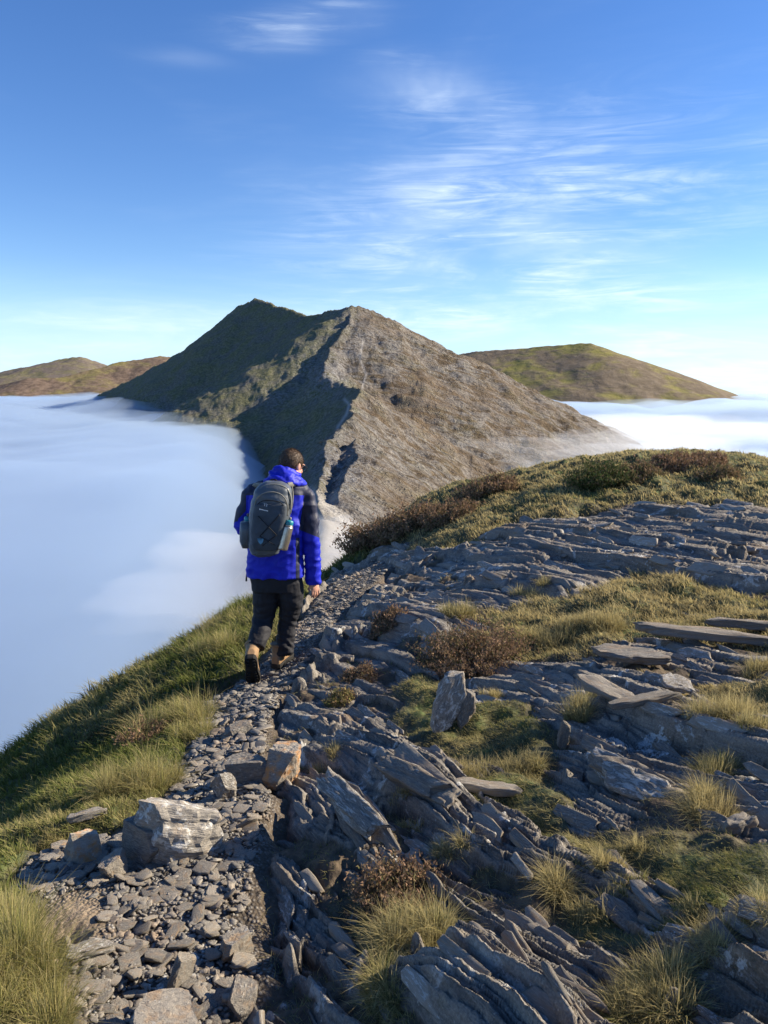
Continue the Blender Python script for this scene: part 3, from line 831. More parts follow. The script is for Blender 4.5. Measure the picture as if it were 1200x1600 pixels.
# ---- slabs of the outcrops, bedded with the strata
DIP = R(38)
BED_N = Vector((NRM[0] * math.sin(DIP), NRM[1] * math.sin(DIP), math.cos(DIP)))
SLABM = []
for k in range(14):
    V, F = slab_mesh('slab', 700 + k, 8 + k % 4)
    me = np_mesh('slab', V, F); me.materials.append((M_STONE, M_PALE, M_STONE, M_WARM)[k % 4]); SLABM.append(me)
def bed_frame(jit, rg):
    n = (BED_N + Vector(rg.normal(0, jit, 3))).normalized()
    xax = Vector((STRIKE[0], STRIKE[1], 0)) + Vector(rg.normal(0, jit * 1.2, 3))
    xax = (xax - n * xax.dot(n)).normalized()
    yax = n.cross(xax)
    return Matrix((xax, yax, n)).transposed()
def put_slab(parent, x, y, z, l, w, th, rg, jit=0.14, me=None, name='slab'):
    o = bpy.data.objects.new(name, me or SLABM[int(rg.integers(len(SLABM)))]); COL.objects.link(o); o.parent = parent
    o.matrix_world = Matrix.Translation((x, y, z)) @ bed_frame(jit, rg).to_4x4() @ Matrix.Diagonal((l, w, th, 1))
    return o
rg = np.random.default_rng(31)
cnt = {1: 90, 2: 90, 3: 90, 4: 120}
cand = []
aa = np.radians(rg.uniform(-27, 30, 60000)); rr = np.exp(rg.uniform(math.log(1.5), math.log(13), 60000))
X, Y = rr * np.sin(aa), rr * np.cos(aa)
hz, rkm, pam, grm, _, _ = land(X, Y, True)
zz = np.full(len(X), 1)
zz[(X > 0.62 - 0.1 * (Y - 2)) & (Y < 6.5)] = 2
zz[(Y > 3.9) & (X < 0.95)] = 3
zz[(Y > 5.6) & (X >= 0.95)] = 4
okm = (rkm > 0.6) & (sdist(X, Y, ZP['path']) < -0.06) & (sdist(X, Y, ZP['left']) < -0.05) & (sdist(X, Y, ZP['g_top']) < 0)
for zi in (1, 2, 3, 4):
    ids = np.nonzero(okm & (zz == zi))[0][:cnt[zi]]
    for i in ids:
        d = rr[i]
        l = rg.uniform(0.09, 0.25) * min(2.0, 0.6 + d * 0.13); w = l * rg.uniform(0.16, 0.38); th = rg.uniform(0.008, 0.019) * min(2.2, 0.7 + d * 0.14)
        put_slab(OUTC[zi], X[i], Y[i], hz[i] + rg.uniform(-0.6, 0.5) * th, l, w, th, rg, 0.10)

# ---- single stones and boulders one can point at
def boulder(px, py, wpx, hpx, label, seed, mat, name='boulder', cat='boulder', rot=(0, 0, 0), depth=0.8, sink=0.25, layer=0.05, planes=11, noise=0.06, Y=None, group=None, flat=1.0):
    """stands where the photo shows its foot centre (px, py), as wide and high as it looks"""
    p = hit(px, py)
    sc_ = (p.y * CP - (p.z - EYE.z) * SP) / FPX
    w, h = wpx * sc_, hpx * sc_
    me = facet_rock(name, seed, 5, planes, flat, layer, noise)
    o = link(name, me, mat=mat)
    o.rotation_euler = rot
    o.scale = (w, w * depth, h)
    o.location = (p.x, p.y + 0.12 * w, p.z + h * (0.5 - sink))
    tag(o, label, cat, group)
    return o
boulder(275, 1335, 150, 125, 'large weathered pale boulder standing in the middle of the stony path', 901, M_CREAM, rot=(0.1, 0.25, 0.4), depth=0.75, layer=0.06, noise=0.07, planes=9)
boulder(235, 1348, 105, 80, 'smooth grey pyramid-shaped rock in front of the large path boulder', 902, M_STONE, rot=(0, 0.1, 0.2), planes=8, noise=0.03, layer=0.0, sink=0.2)
boulder(135, 1350, 62, 62, 'orange-topped squarish rock at the left edge of the path', 903, M_RUST, rot=(0, 0.05, 0.3), planes=9, noise=0.05, sink=0.15)
boulder(178, 1372, 48, 42, 'small brown rock just below the orange-topped rock', 904, M_WARM, rot=(0.1, 0, 1.0), sink=0.15)
boulder(440, 1222, 62, 68, 'upright reddish block at the left corner of the near outcrop', 905, M_RUST, rot=(0, 0.1, 0.2), planes=8, layer=0.06, sink=0.2)
boulder(385, 1222, 66, 46, 'flat-topped pale block on the shaded path beside the reddish block', 906, M_STONE, rot=(0, 0, 0.3), planes=9, sink=0.2)
boulder(352, 1250, 50, 44, 'wedge-shaped stone tilted on the path below the flat-topped block', 912, M_PALE, rot=(0.3, 0.5, 0.3), depth=0.5, sink=0.2)
boulder(255, 1635, 115, 60, 'broad tan rock cut off by the bottom edge of the picture', 907, M_WARM, rot=(0, 0.05, 0.1), depth=0.8, sink=0.3)
boulder(365, 1500, 56, 46, 'rounded brown rock at the lower right edge of the path', 908, M_WARM, rot=(0, 0.2, 0.6), sink=0.25)
boulder(375, 1580, 58, 44, 'grey rock beside the bottom of the path, below the rounded brown rock', 909, M_STONE, rot=(0.1, 0.1, 1.6), sink=0.3)
boulder(285, 1545, 44, 66, 'narrow slab standing on edge at the bottom of the path', 910, M_STONE, rot=(0.2, 0.3, 0.9), depth=0.5, sink=0.2)
boulder(370, 1150, 44, 26, 'small flat stone on the dark part of the path', 913, M_STONE, name='stone', cat='stone', sink=0.3)
def flake(name, label, px, py, l, w, th, rot, seed, mat, cat='slab', lift=0.0, n=9):
    """a long thin stone: length l, width w, thickness th in metres"""
    p = hit(px, py)
    V, F = slab_mesh(name, seed, n)
    me = np_mesh(name, V, F)
    bm = bmesh.new(); bm.from_mesh(me)
    bmesh.ops.subdivide_edges(bm, edges=bm.edges[:], cuts=3, use_grid_fill=True)
    rg = np.random.default_rng(seed)
    s = rg.uniform(0, 99)
    C = np.array([v.co[:] for v in bm.verts])
    nx = fbm(C[:, 0] * 6 + s, C[:, 1] * 4 + C[:, 2] * 2, 3, 5); ny = fbm(C[:, 0] * 5 - s, C[:, 1] * 3 - C[:, 2], 3, 9)
    C[:, 1] += 0.16 * nx; C[:, 2] += 0.30 * ny; C[:, 0] += 0.03 * ny
    for v, c in zip(bm.verts, C): v.co = c
    bm.to_mesh(me); bm.free()
    o = link(name, me, mat=mat)
    o.scale = (l, w, th); o.rotation_euler = rot
    o.location = (p.x, p.y, p.z + lift)
    tag(o, label, cat)
    return o
flake('standing_stone', 'pale pointed stone flake standing upright among the slate in the middle', 700, 1135, 0.36, 0.15, 0.055, (R(70), R(-62), R(18)), 941, M_CREAM, 'stone', 0.12, 7)
flake('standing_stone', 'short broad flake leaning behind the pale pointed stone', 726, 1128, 0.20, 0.11, 0.05, (R(75), R(-58), R(10)), 942, M_STONE, 'stone', 0.07, 7)
flake('long_slab', 'long straight plank-like slab lying across the grass at the right edge', 1125, 1010, 1.05, 0.10, 0.055, (0, R(2), R(-16)), 943, M_STONE, 'slab', 0.06, 12)
flake('long_slab', 'dark plank-like slab just behind the long straight one at right edge', 1190, 990, 0.62, 0.09, 0.045, (0, R(2), R(-14)), 944, M_STONE, 'slab', 0.05, 12)
flake('flat_stone', 'long thin grey stone lying flat above the small dry tuft', 758, 1245, 0.29, 0.055, 0.03, (R(8), R(3), R(-12)), 945, M_STONE, 'stone', 0.03, 8)
flake('flat_stone', 'short flat stone at the left end of the long thin grey one', 690, 1256, 0.12, 0.04, 0.022, (0, 0, R(4)), 946, M_STONE, 'stone', 0.02, 7)
flake('leaning_slab', 'thin dark slab leaning diagonally over the gap at right', 950, 1112, 0.33, 0.09, 0.03, (R(25), R(18), R(-34)), 947, M_STONE, 'slab', 0.05, 9)
flake('leaning_slab', 'narrow slab pointing right beneath the thin diagonal slab', 1000, 1128, 0.34, 0.05, 0.03, (R(10), R(-6), R(12)), 948, M_STONE, 'slab', 0.03, 9)
flake('flat_stone', 'flat shelf-like slab jutting out below the long plank slab', 985, 1038, 0.42, 0.17, 0.045, (R(6), R(2), R(-6)), 949, M_STONE, 'slab', 0.05, 9)
flake('flat_stone', 'whitish lichen covered plate beside the dry tuft at right', 1056, 1080, 0.17, 0.10, 0.025, (R(25), R(8), R(-18)), 950, M_LICH, 'slab', 0.03, 9)
flake('flat_stone', 'rounded oblong grey stone at the foot of the big dry tuft', 1152, 1305, 0.105, 0.05, 0.035, (0, R(-12), R(20)), 951, M_STONE, 'stone', 0.02, 9)
flake('standing_stone', 'small dark slate standing on edge left of the lichened ledge', 880, 1172, 0.15, 0.05, 0.022, (R(80), R(-80), R(5)), 952, M_STONE, 'stone', 0.05, 7)
def layered(label, px, py, l, w, th, rot, seed, mat, k, lift):
    """a leaning block split into thin leaves, each leaf a part"""
    p = hit(px, py); rg = np.random.default_rng(seed)
    root = empty('layered_slab', p + Vector((0, 0, lift))); root.rotation_euler = rot
    tag(root, label, 'slab')
    for q in range(k):
        V, F = slab_mesh('leaf', seed * 10 + q, 9 + q % 3)
        me = np_mesh('leaf', V, F)
        bm = bmesh.new(); bm.from_mesh(me); bmesh.ops.subdivide_edges(bm, edges=bm.edges[:], cuts=3, use_grid_fill=True)
        C = np.array([v.co[:] for v in bm.verts]); s_ = rg.uniform(0, 99)
        nx = fbm(C[:, 0] * 7 + s_, C[:, 1] * 4, 4, 5, 0.6); ny = fbm(C[:, 0] * 5 - s_, C[:, 1] * 4, 3, 9)
        C[:, 1] += 0.12 * nx; C[:, 2] += 0.35 * ny; C[:, 0] += 0.04 * nx
        for v, c in zip(bm.verts, C): v.co = c
        bm.to_mesh(me); bm.free()
        o = link('leaf', me, root, mat if q % 3 else M_STONE)
        f = 1 - 0.10 * abs(q - k * 0.4)
        o.scale = (l * f * rg.uniform(0.8, 1.05), w * f * rg.uniform(0.7, 1.05), th / k * rg.uniform(0.8, 1.5))
        o.location = (rg.uniform(-0.1, 0.1) * l, rg.uniform(-0.16, 0.16) * w, (q - k / 2) * th / k)
        o.rotation_euler = (rg.normal(0, 0.05), rg.normal(0, 0.03), rg.normal(0, 0.10))
layered('big layered slab leaning to the right above the near outcrop', 560, 1295, 0.52, 0.15, 0.15, (R(38), R(14), R(-52)), 953, M_PALE, 6, 0.05)
layered('second layered slab to the right of the big leaning slab', 650, 1235, 0.46, 0.13, 0.12, (R(36), R(10), R(-46)), 954, M_STONE, 5, 0.03)
layered('slab with white lichen patches on the ledge right of centre', 985, 1235, 0.44, 0.15, 0.12, (R(34), R(8), R(-42)), 955, M_LICH, 5, 0.02)
flake('flat_stone', 'flat pale slab lying on the brown soil at the left of the path', 140, 1497, 0.13, 0.055, 0.022, (0, 0.08, R(22)), 956, M_CREAM, 'stone', 0.02, 8)
flake('flat_stone', 'long stone lying in the grass above the orange-topped rock', 135, 1282, 0.17, 0.04, 0.028, (0, -0.1, R(18)), 957, M_PALE, 'stone', 0.02, 8)
flake('flat_stone', 'narrow pale chip poking up at the bottom right corner tuft', 1046, 1582, 0.075, 0.022, 0.012, (R(30), R(-60), R(30)), 958, M_PALE, 'stone', 0.02, 7)
# ================================================================== GRASS AND HEATHER
def leaf_mat(name, trans=0.35, rough=0.7):
    t = MT(name)
    col = t.attr('col', 'Color')
    d = t.n('ShaderNodeBsdfDiffuse'); t.l(col, d.inputs[0]); d.inputs[1].default_value = 0.5
    tr = t.n('ShaderNodeBsdfTranslucent'); t.l(col, tr.inputs[0])
    mx = t.n('ShaderNodeMixShader'); mx.inputs[0].default_value = trans
    t.l(d.outputs[0], mx.inputs[1]); t.l(tr.outputs[0], mx.inputs[2])
    t.l(mx.outputs[0], t.out.inputs['Surface'])
    return t.m
M_GRASS = leaf_mat('grass', 0.38)
M_HEATH = leaf_mat('heather', 0.2)
GREEN = np.array([0.105, 0.135, 0.030]); LUSH = np.array([0.19, 0.21, 0.045]); STRAW = np.array([0.55, 0.45, 0.22]); DARK = np.array([0.05, 0.065, 0.022]); PALEY = np.array([0.34, 0.31, 0.12])
def blades(base, leanaz, lean, length, width, c0, c1, rg, segs=3):
    """V, F, colours of curved grass blades; everything per blade"""
    n = len(base)
    out = np.stack([np.cos(leanaz), np.sin(leanaz), np.zeros(n)], 1)
    side = np.stack([-np.sin(leanaz), np.cos(leanaz), np.zeros(n)], 1)
    tw = rg.uniform(-0.9, 0.9, n)[:, None]
    side = side * np.cos(tw) + out * np.sin(tw)
    up = np.array([0, 0, 1.0])
    VV, CC = [], []
    for k in range(segs + 1):
        s = k / segs
        pos = base + up * (length * (s * (1 - 0.45 * lean * s)))[:, None] + out * (length * lean * (0.25 * s + 0.85 * s * s))[:, None]
        c = c0 * (1 - s) + c1 * s
        if k < segs:
            w = (width * (1 - 0.55 * s) * 0.5)[:, None] * side
            VV += [pos - w, pos + w]; CC += [c, c]
        else:
            VV += [pos]; CC += [c]
    m = 2 * segs + 1
    V = np.stack(VV, 1).reshape(-1, 3); C = np.stack(CC, 1).reshape(-1, 3)
    f = []
    for k in range(segs - 1):
        a = 2 * k
        f += [(a, a + 1, a + 3), (a, a + 3, a + 2)]
    a = 2 * (segs - 1); f += [(a, a + 1, a + 2)]
    F = (np.arange(n)[:, None, None] * m + np.array(f)[None]).reshape(-1, 3)
    return V, F, np.concatenate([C, np.ones((len(C), 1))], 1)
def grass_obj(name, parts, mat=None, parent=None):
    off = 0; Vs, Fs, Cs = [], [], []
    for V, F, C in parts:
        Vs.append(V); Fs.append(F + off); Cs.append(C); off += len(V)
    me = np_mesh(name, np.concatenate(Vs), np.concatenate(Fs))
    cattr(me, 'col', np.concatenate(Cs))
    return link(name, me, parent, mat or M_GRASS)
def ptuft(rg, n, r, h, dry, lean=0.6, width=0.0034, green=GREEN):
    """blades of one tuft round the origin"""
    a = rg.uniform(0, 2 * np.pi, n); q = np.sqrt(rg.uniform(0, 1, n))
    base = np.stack([np.cos(a) * q * r, np.sin(a) * q * r, np.full(n, -0.012)], 1)
    az_ = a + rg.normal(0, 1.2, n)
    ln = h * (0.35 + 0.8 * rg.uniform(0, 1, n) ** 1.3) * (1 - 0.30 * q)
    le = np.clip(lean * (0.25 + 0.95 * q) + rg.normal(0, 0.30, n), 0.02, 1.4)
    d = np.clip(dry + 0.14 + rg.normal(0, 0.28, n), 0, 1)[:, None]
    v = rg.uniform(0.65, 1.25, n)[:, None]
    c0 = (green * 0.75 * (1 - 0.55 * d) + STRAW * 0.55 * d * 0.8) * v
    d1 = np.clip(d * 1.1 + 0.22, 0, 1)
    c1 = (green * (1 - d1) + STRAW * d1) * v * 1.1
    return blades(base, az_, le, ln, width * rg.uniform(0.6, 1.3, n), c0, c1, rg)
def place_tuft(px, py, wpx, hpx, dry, label, seed, n=420, lean=0.62, green=GREEN, width=0.0034, stalks=0, group='grass tufts beside the path'):
    rg = np.random.default_rng(seed)
    p = hit(px, py)
    sc_ = (p.y * CP - (p.z - EYE.z) * SP) / FPX
    w, h = wpx * sc_, hpx * sc_
    width *= 0.52 * max(1.0, p.y / 3.0); n = int(n * 2.5)
    parts = []
    k = max(1, int(round(w / (h * 0.9))))
    for q in range(k * 3 + 2):
        ox, oy = rg.uniform(-0.38, 0.38) * w, rg.uniform(-0.28, 0.28) * w
        V, F, C = ptuft(rg, n // (k * 3 + 2) + 20, w * 0.20, h * rg.uniform(0.55, 1.1), dry, lean, width, green)
        gz = land1(p.x + ox, p.y + oy) - p.z
        V[:, 0] += ox; V[:, 1] += oy; V[:, 2] += min(0.1, max(-0.25, gz))
        parts.append((V, F, C))
    if stalks:
        V, F, C = ptuft(rg, stalks, w * 0.2, h * 1.9, 1.0, 0.35, width * 0.7)
        parts.append((V, F, C))
    o = grass_obj('grass_tuft', parts)
    o.location = p
    tag(o, label, 'grass tuft', group)
    return o
T = place_tuft
T(268, 1130, 120, 75, 0.35, 'yellow-green tuft at the left edge of the path, behind the walker', 1, 900, green=LUSH, stalks=6)
T(300, 1152, 70, 42, 0.25, 'low green tuft right at the shadow edge of the path', 2, 500, green=LUSH)
T(215, 1232, 115, 72, 0.35, 'bushy yellow-green tuft left of the large path boulder', 3, 1100, green=LUSH, stalks=8)
T(258, 1225, 50, 40, 0.3, 'small tuft between the bushy tuft and the path shadow', 4, 400, green=LUSH)
T(330, 1030, 90, 55, 0.3, 'sunlit tuft on the brow just left of the trailing boot', 5, 700, green=LUSH)
T(345, 985, 80, 40, 0.45, 'pale grass tuft on the brow left of the walker\'s knee', 6, 600, green=LUSH)
T(20, 1520, 130, 150, 0.2, 'thick green tuft filling the lower left corner', 7, 1600, green=LUSH)
T(30, 1610, 150, 110, 0.25, 'grass clump at the very bottom left', 8, 1200, green=LUSH)
T(15, 1440, 90, 70, 0.4, 'pale-tipped grass above the thick corner tuft', 9, 800, green=LUSH)
T(95, 1300, 100, 34, 0.45, 'thin low tuft left of the orange-topped rock', 10, 420, stalks=5, green=LUSH)
T(165, 1268, 90, 24, 0.6, 'thin dry fringe of grass above the path bank', 11, 260)
T(1130, 1272, 105, 88, 0.95, 'large round straw-coloured tuft near the right edge', 12, 1500, lean=0.8)
T(1122, 1195, 105, 52, 0.45, 'green-yellow tuft directly above the large straw tuft', 13, 900, lean=0.7)
T(1130, 1112, 130, 60, 0.85, 'broad dry tuft on the slope below the plank slab', 14, 1200)
T(1185, 1130, 70, 40, 0.6, 'greenish tuft at right edge beside the broad dry one', 15, 500)
T(900, 1125, 50, 58, 0.75, 'upright dry tuft left of the thin diagonal slab', 16, 500)
T(708, 1325, 62, 48, 0.9, 'small spiky straw tuft in the dark hollow at centre', 17, 380, lean=0.8)
T(640, 1480, 135, 82, 0.55, 'wide tuft in front of the heather in the near outcrop', 18, 1500, lean=0.75, stalks=8)
T(600, 1550, 90, 80, 0.35, 'darker grass hanging below the wide tuft at bottom centre', 19, 700, lean=0.8)
T(1010, 1585, 150, 85, 0.5, 'large green and yellow tuft at the bottom right', 20, 1700, lean=0.7)
T(1095, 1500, 70, 50, 0.95, 'curly dry tuft above the bottom right tuft', 21, 500, lean=0.95)
T(1070, 1440, 70, 45, 0.5, 'sparse tuft with green tips above the curly dry tuft', 22, 320)
T(1165, 1450, 90, 75, 0.7, 'tall mixed tuft against the lower right edge', 23, 700)
T(945, 1350, 52, 42, 0.8, 'reddish dry tuft in the middle of the dark mossy patch', 24, 380)
T(985, 1385, 50, 32, 0.35, 'tiny green tuft below the reddish dry tuft', 25, 220)
T(885, 1390, 60, 66, 0.85, 'pale drooping tuft on the left of the mossy patch', 26, 500, lean=0.8)
T(930, 1430, 80, 50, 0.6, 'sparse tuft below the drooping pale tuft', 27, 380)
T(505, 1200, 56, 26, 0.95, 'short dry grass on top of the reddish block ledge', 28, 240)
T(640, 1240, 60, 26, 0.95, 'dry grass wisps between the two leaning slabs', 29, 240)
T(735, 1215, 80, 42, 0.7, 'grass at the foot of the pale pointed stone', 30, 420)
T(768, 1085, 34, 22, 1.0, 'single small blonde tuft right of the pale pointed stone', 31, 200)
T(640, 1295, 50, 24, 0.95, 'dry wisps at the lower end of the big leaning slab', 32, 200)
T(940, 1085, 50, 36, 0.9, 'spiky dry tuft above the thin diagonal slab', 33, 300)
T(935, 985, 90, 45, 0.8, 'dry tuft at the left end of the plank slab', 34, 700)
T(1060, 985, 70, 24, 0.7, 'low dry grass on the plank slab', 35, 300)
T(1190, 1050, 60, 45, 0.8, 'dry tuft under the right end of the plank slab', 36, 400)
T(840, 930, 70, 34, 0.75, 'blond tuft on the left side of the sunlit meadow strip', 37, 500)
T(720, 960, 60, 40, 0.55, 'shaded tuft at the lip above the slate bank', 38, 450)
T(855, 1000, 90, 40, 0.7, 'dry tuft below the sunlit meadow strip', 39, 600)
T(990, 1330, 36, 40, 0.9, 'thin dry sprig above the mossy patch', 40, 90)
T(810, 1205, 80, 44, 0.75, 'straggly dry grass right of the pointed stone', 41, 420)
# ---- the turf: short grass nobody could count
def turf(name, label, zone_fn, n, rmin, rmax, a0, a1, hgt, dryf, rg, green, width=0.0038, lean=0.7):
    aa = np.radians(rg.uniform(a0, a1, int(n * 2.4))); r = np.exp(rg.uniform(math.log(rmin), math.log(rmax), int(n * 2.4)))
    x, y = r * np.sin(aa), r * np.cos(aa)
    # tussocks: pull blades towards clump centres
    h, rk, pa, gr, _, _ = land(x, y, True)
    w = zone_fn(x, y, rk, gr)
    m = rg.uniform(size=len(x)) < w
    x, y, h, r = x[m][:n], y[m][:n], h[m][:n], r[m][:n]
    k = len(x)
    cl = fbm(x * 3.2, y * 3.2, 3, 77); c2 = fbm(x * 0.9, y * 0.9, 3, 78)
    ln = hgt * rg.uniform(0.5, 1.25, k) * (1 + 0.9 * cl) * np.clip(r / 5, 0.75, 1.5)
    d = np.clip(dryf + 0.7 * c2 + 0.35 * cl + rg.normal(0, 0.16, k), 0, 1)[:, None]
    v = rg.uniform(0.7, 1.25, k)[:, None]
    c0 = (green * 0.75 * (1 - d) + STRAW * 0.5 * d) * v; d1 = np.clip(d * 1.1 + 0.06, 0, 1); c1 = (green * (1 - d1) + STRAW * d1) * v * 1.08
    az_ = rg.normal(math.pi * 0.9, 1.3, k) + 1.5 * cl
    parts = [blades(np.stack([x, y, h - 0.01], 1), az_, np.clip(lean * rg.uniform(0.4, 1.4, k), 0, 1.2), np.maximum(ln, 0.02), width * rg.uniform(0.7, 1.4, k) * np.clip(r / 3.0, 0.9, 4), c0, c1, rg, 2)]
    o = grass_obj(name, parts)
    tag(o, label, 'grass', kind='stuff')
    return o
rg = np.random.default_rng(61)
zl = lambda x, y, rk, gr: (sdist(x, y, ZP['left']) > -0.02) * 1.0
def zl2(x, y, rk, gr):
    return (((sdist(x, y, ZP['left']) > 0.0) | (x < -2.0)) & (sdist(x, y, ZP['path']) < -0.03)) * 1.0
turf('turf', 'dark green grass covering the steep slope that drops away left', zl2, 75000, 2.0, 14, -37, 0, 0.085, 0.22, rg, GREEN * 1.1, 0.0042, 0.75)
turf('turf', 'pale dry grass strip across the slope right of the walker', lambda x, y, rk, gr: np.where(np.maximum(sdist(x, y, ZP['g_mid']), sdist(x, y, ZP['g_right'])) > -0.08, (rk < 0.5) * 1.0, 0), 34000, 3.0, 8.5, 2, 34, 0.058, 1.0, rg, LUSH * 1.1, 0.0038)
turf('turf', 'grass and moss on the crest along the skyline at right', lambda x, y, rk, gr: np.where(sdist(x, y, ZP['g_top']) > -0.2, (rk < 0.6) * 1.0, 0), 46000, 7.5, 18, -3, 36, 0.048, 1.0, rg, LUSH * 1.25, 0.0036)
turf('turf', 'dark moss and sparse grass among the slate at lower right', lambda x, y, rk, gr: np.where((sdist(x, y, ZP['left']) < 0) & (sdist(x, y, ZP['path']) < -0.04) & (sdist(x, y, ZP['g_mid']) < 0), (rk < 0.4) * (0.15 + 0.85 * gr) * (0.45 + 0.55 * (fbm(x * 4, y * 4, 2, 5) > -0.1)), 0), 150000, 1.35, 8, -24, 34, 0.042, 0.45, rg, GREEN, 0.0026, 0.95)
# ---- heather
def heather(px, py, wpx, hpx, label, seed, brown=0.5, n=170, leaf=0.011, group='heather bushes', green=DARK):
    rg = np.random.default_rng(seed)
    p = hit(px, py)
    sc_ = (p.y * CP - (p.z - EYE.z) * SP) / FPX
    w, h = wpx * sc_, hpx * sc_
    leaf = max(leaf, p.y * 0.0026)
    root = empty('heather_bush', p)
    tag(root, label, 'heather', group)
    # stems
    a = rg.uniform(0, 2 * np.pi, n); q = np.sqrt(rg.uniform(0, 1, n))
    bx_, by = np.cos(a) * q * w * 0.42, np.sin(a) * q * w * 0.36
    gz = land(p.x + bx_, p.y + by) - p.z
    gz = np.clip(gz, -0.3, 0.12)
    ln = h * rg.uniform(0.6, 1.1, n) * (1 - 0.45 * q * q); le = np.clip(0.25 + 0.55 * q + rg.normal(0, 0.15, n), 0, 1.1)
    base = np.stack([bx_, by, gz - 0.02], 1)
    brn = np.array([0.085, 0.055, 0.035])
    V, F, C = blades(base, a + rg.normal(0, 0.5, n), le, ln, np.full(n, 0.0035 * max(1, p.y / 4)), np.tile(brn, (n, 1)), np.tile(brn * 1.3, (n, 1)), rg)
    grass_obj('stem', [(V, F, C)], M_HEATH, root)
    # leaves along each stem
    m = 26
    s = rg.uniform(0.25, 1.05, (n, m))
    out = np.stack([np.cos(a), np.sin(a), np.zeros(n)], 1)
    pos = base[:, None] + np.array([0, 0, 1.0]) * (ln[:, None] * (s * (1 - 0.45 * le[:, None] * s)))[..., None] + out[:, None] * (ln[:, None] * le[:, None] * (0.25 * s + 0.85 * s * s))[..., None]
    pos += rg.normal(0, 1, pos.shape) * leaf * 0.9
    pos = pos.reshape(-1, 3); k = len(pos)
    d1 = rg.normal(size=(k, 3)); d1[:, 2] = np.abs(d1[:, 2]) + 0.3; d1 /= np.linalg.norm(d1, axis=1, keepdims=True)
    d2 = np.cross(d1, rg.normal(size=(k, 3))); d2 /= np.linalg.norm(d2, axis=1, keepdims=True)
    sz = leaf * rg.uniform(0.6, 1.4, k)[:, None]
    V = np.stack([pos - d2 * sz * 0.35, pos + d2 * sz * 0.35, pos + d1 * sz * 1.5], 1).reshape(-1, 3)
    F = np.arange(3 * k).reshape(-1, 3)
    b = np.clip(brown + rg.normal(0, 0.25, (k, 1)) + 0.35 * (s.reshape(-1, 1) - 0.6), 0, 1)
    cc = (green * 1.8 * (1 - b) + np.array([0.30, 0.19, 0.12]) * b) * rg.uniform(0.6, 1.35, (k, 1))
    C = np.repeat(np.concatenate([cc, np.ones((k, 1))], 1), 3, 0)
    grass_obj('foliage', [(V, F, C)], M_HEATH, root)
    return root
heather(742, 1050, 115, 85, 'brown heather bush at the lip of the slate bank, centre right', 1, 0.8, 260)
heather(700, 1030, 60, 60, 'green-brown heather hanging left of the centre brown bush', 2, 0.45, 130)
heather(937, 765, 70, 52, 'dark green bush standing out on the grassy crest', 3, 0.08, 260, green=np.array([0.04, 0.06, 0.02]))
heather(585, 850, 90, 50, 'brown heather beside the end of the path, nearest the walker\'s hand', 4, 0.75, 220)
heather(640, 832, 90, 52, 'large brown heather clump at the top of the path', 5, 0.75, 260)
heather(700, 815, 80, 36, 'heather on the bank right of the large brown clump', 6, 0.7, 150)
heather(540, 868, 70, 36, 'low heather left of the path end', 7, 0.55, 160)
heather(618, 1415, 92, 82, 'reddish heather growing out of the near outcrop', 8, 0.7, 260, 0.0085)
heather(225, 1160, 50, 44, 'small brown heather sprig between two left-hand tufts', 9, 0.85, 120)
heather(605, 975, 46, 24, 'little brown heather on the shaded slate bank', 10, 0.8, 110)
heather(560, 1060, 50, 22, 'low dry heather near the foot of the shaded bank', 11, 0.75, 110)
heather(760, 770, 90, 30, 'brown heather on the small knoll left of the crest', 12, 0.7, 200)
heather(1075, 728, 120, 18, 'dark brown heather patch on the crest near right edge', 13, 0.85, 330)
heather(530, 1095, 40, 22, 'tiny yellowish bush in the shaded bank hollow', 16, 0.5, 90, green=LUSH * 0.6)
heather(1120, 752, 60, 24, 'small bush beside the dark brown heather patch', 17, 0.5, 150)
heather(990, 745, 80, 22, 'low heather left of the dark brown patch on the crest', 18, 0.55, 180)
heather(160, 1155, 60, 30, 'dark low shrub on the shaded left slope', 19, 0.2, 150)
# ================================================================== THE WALKER
WY = hit(425, 1052)
FOOT = Vector((WY.x, WY.y, WY.z))
def W(px, py, dy=0.0):
    """local point of the walker: where the photo shows it, dy metres beyond (or nearer than) his own upright plane"""
    return Vector(P(px, py, FOOT.y + dy)) - FOOT
MPX = (FOOT.y * CP - (FOOT.z + 1.0 - EYE.z) * SP) / FPX          # metres per photo pixel at the walker
def add_loft(bm, rings, n=20, power=2.0):
    """rings: (centre, half axis vector a, half axis vector b); closed with caps"""
    vs = []
    for c, a, b in rings:
        row = []
        for k in range(n):
            q = 2 * math.pi * k / n
            ca, sa = math.cos(q), math.sin(q)
            e = 2.0 / power
            row.append(bm.verts.new(Vector(c) + Vector(a) * (math.copysign(abs(ca) ** e, ca)) + Vector(b) * (math.copysign(abs(sa) ** e, sa))))
        vs.append(row)
    for r0, r1 in zip(vs[:-1], vs[1:]):
        for k in range(n):
            bm.faces.new((r0[k], r0[(k + 1) % n], r1[(k + 1) % n], r1[k]))
    bm.faces.new(vs[0][::-1]); bm.faces.new(vs[-1])
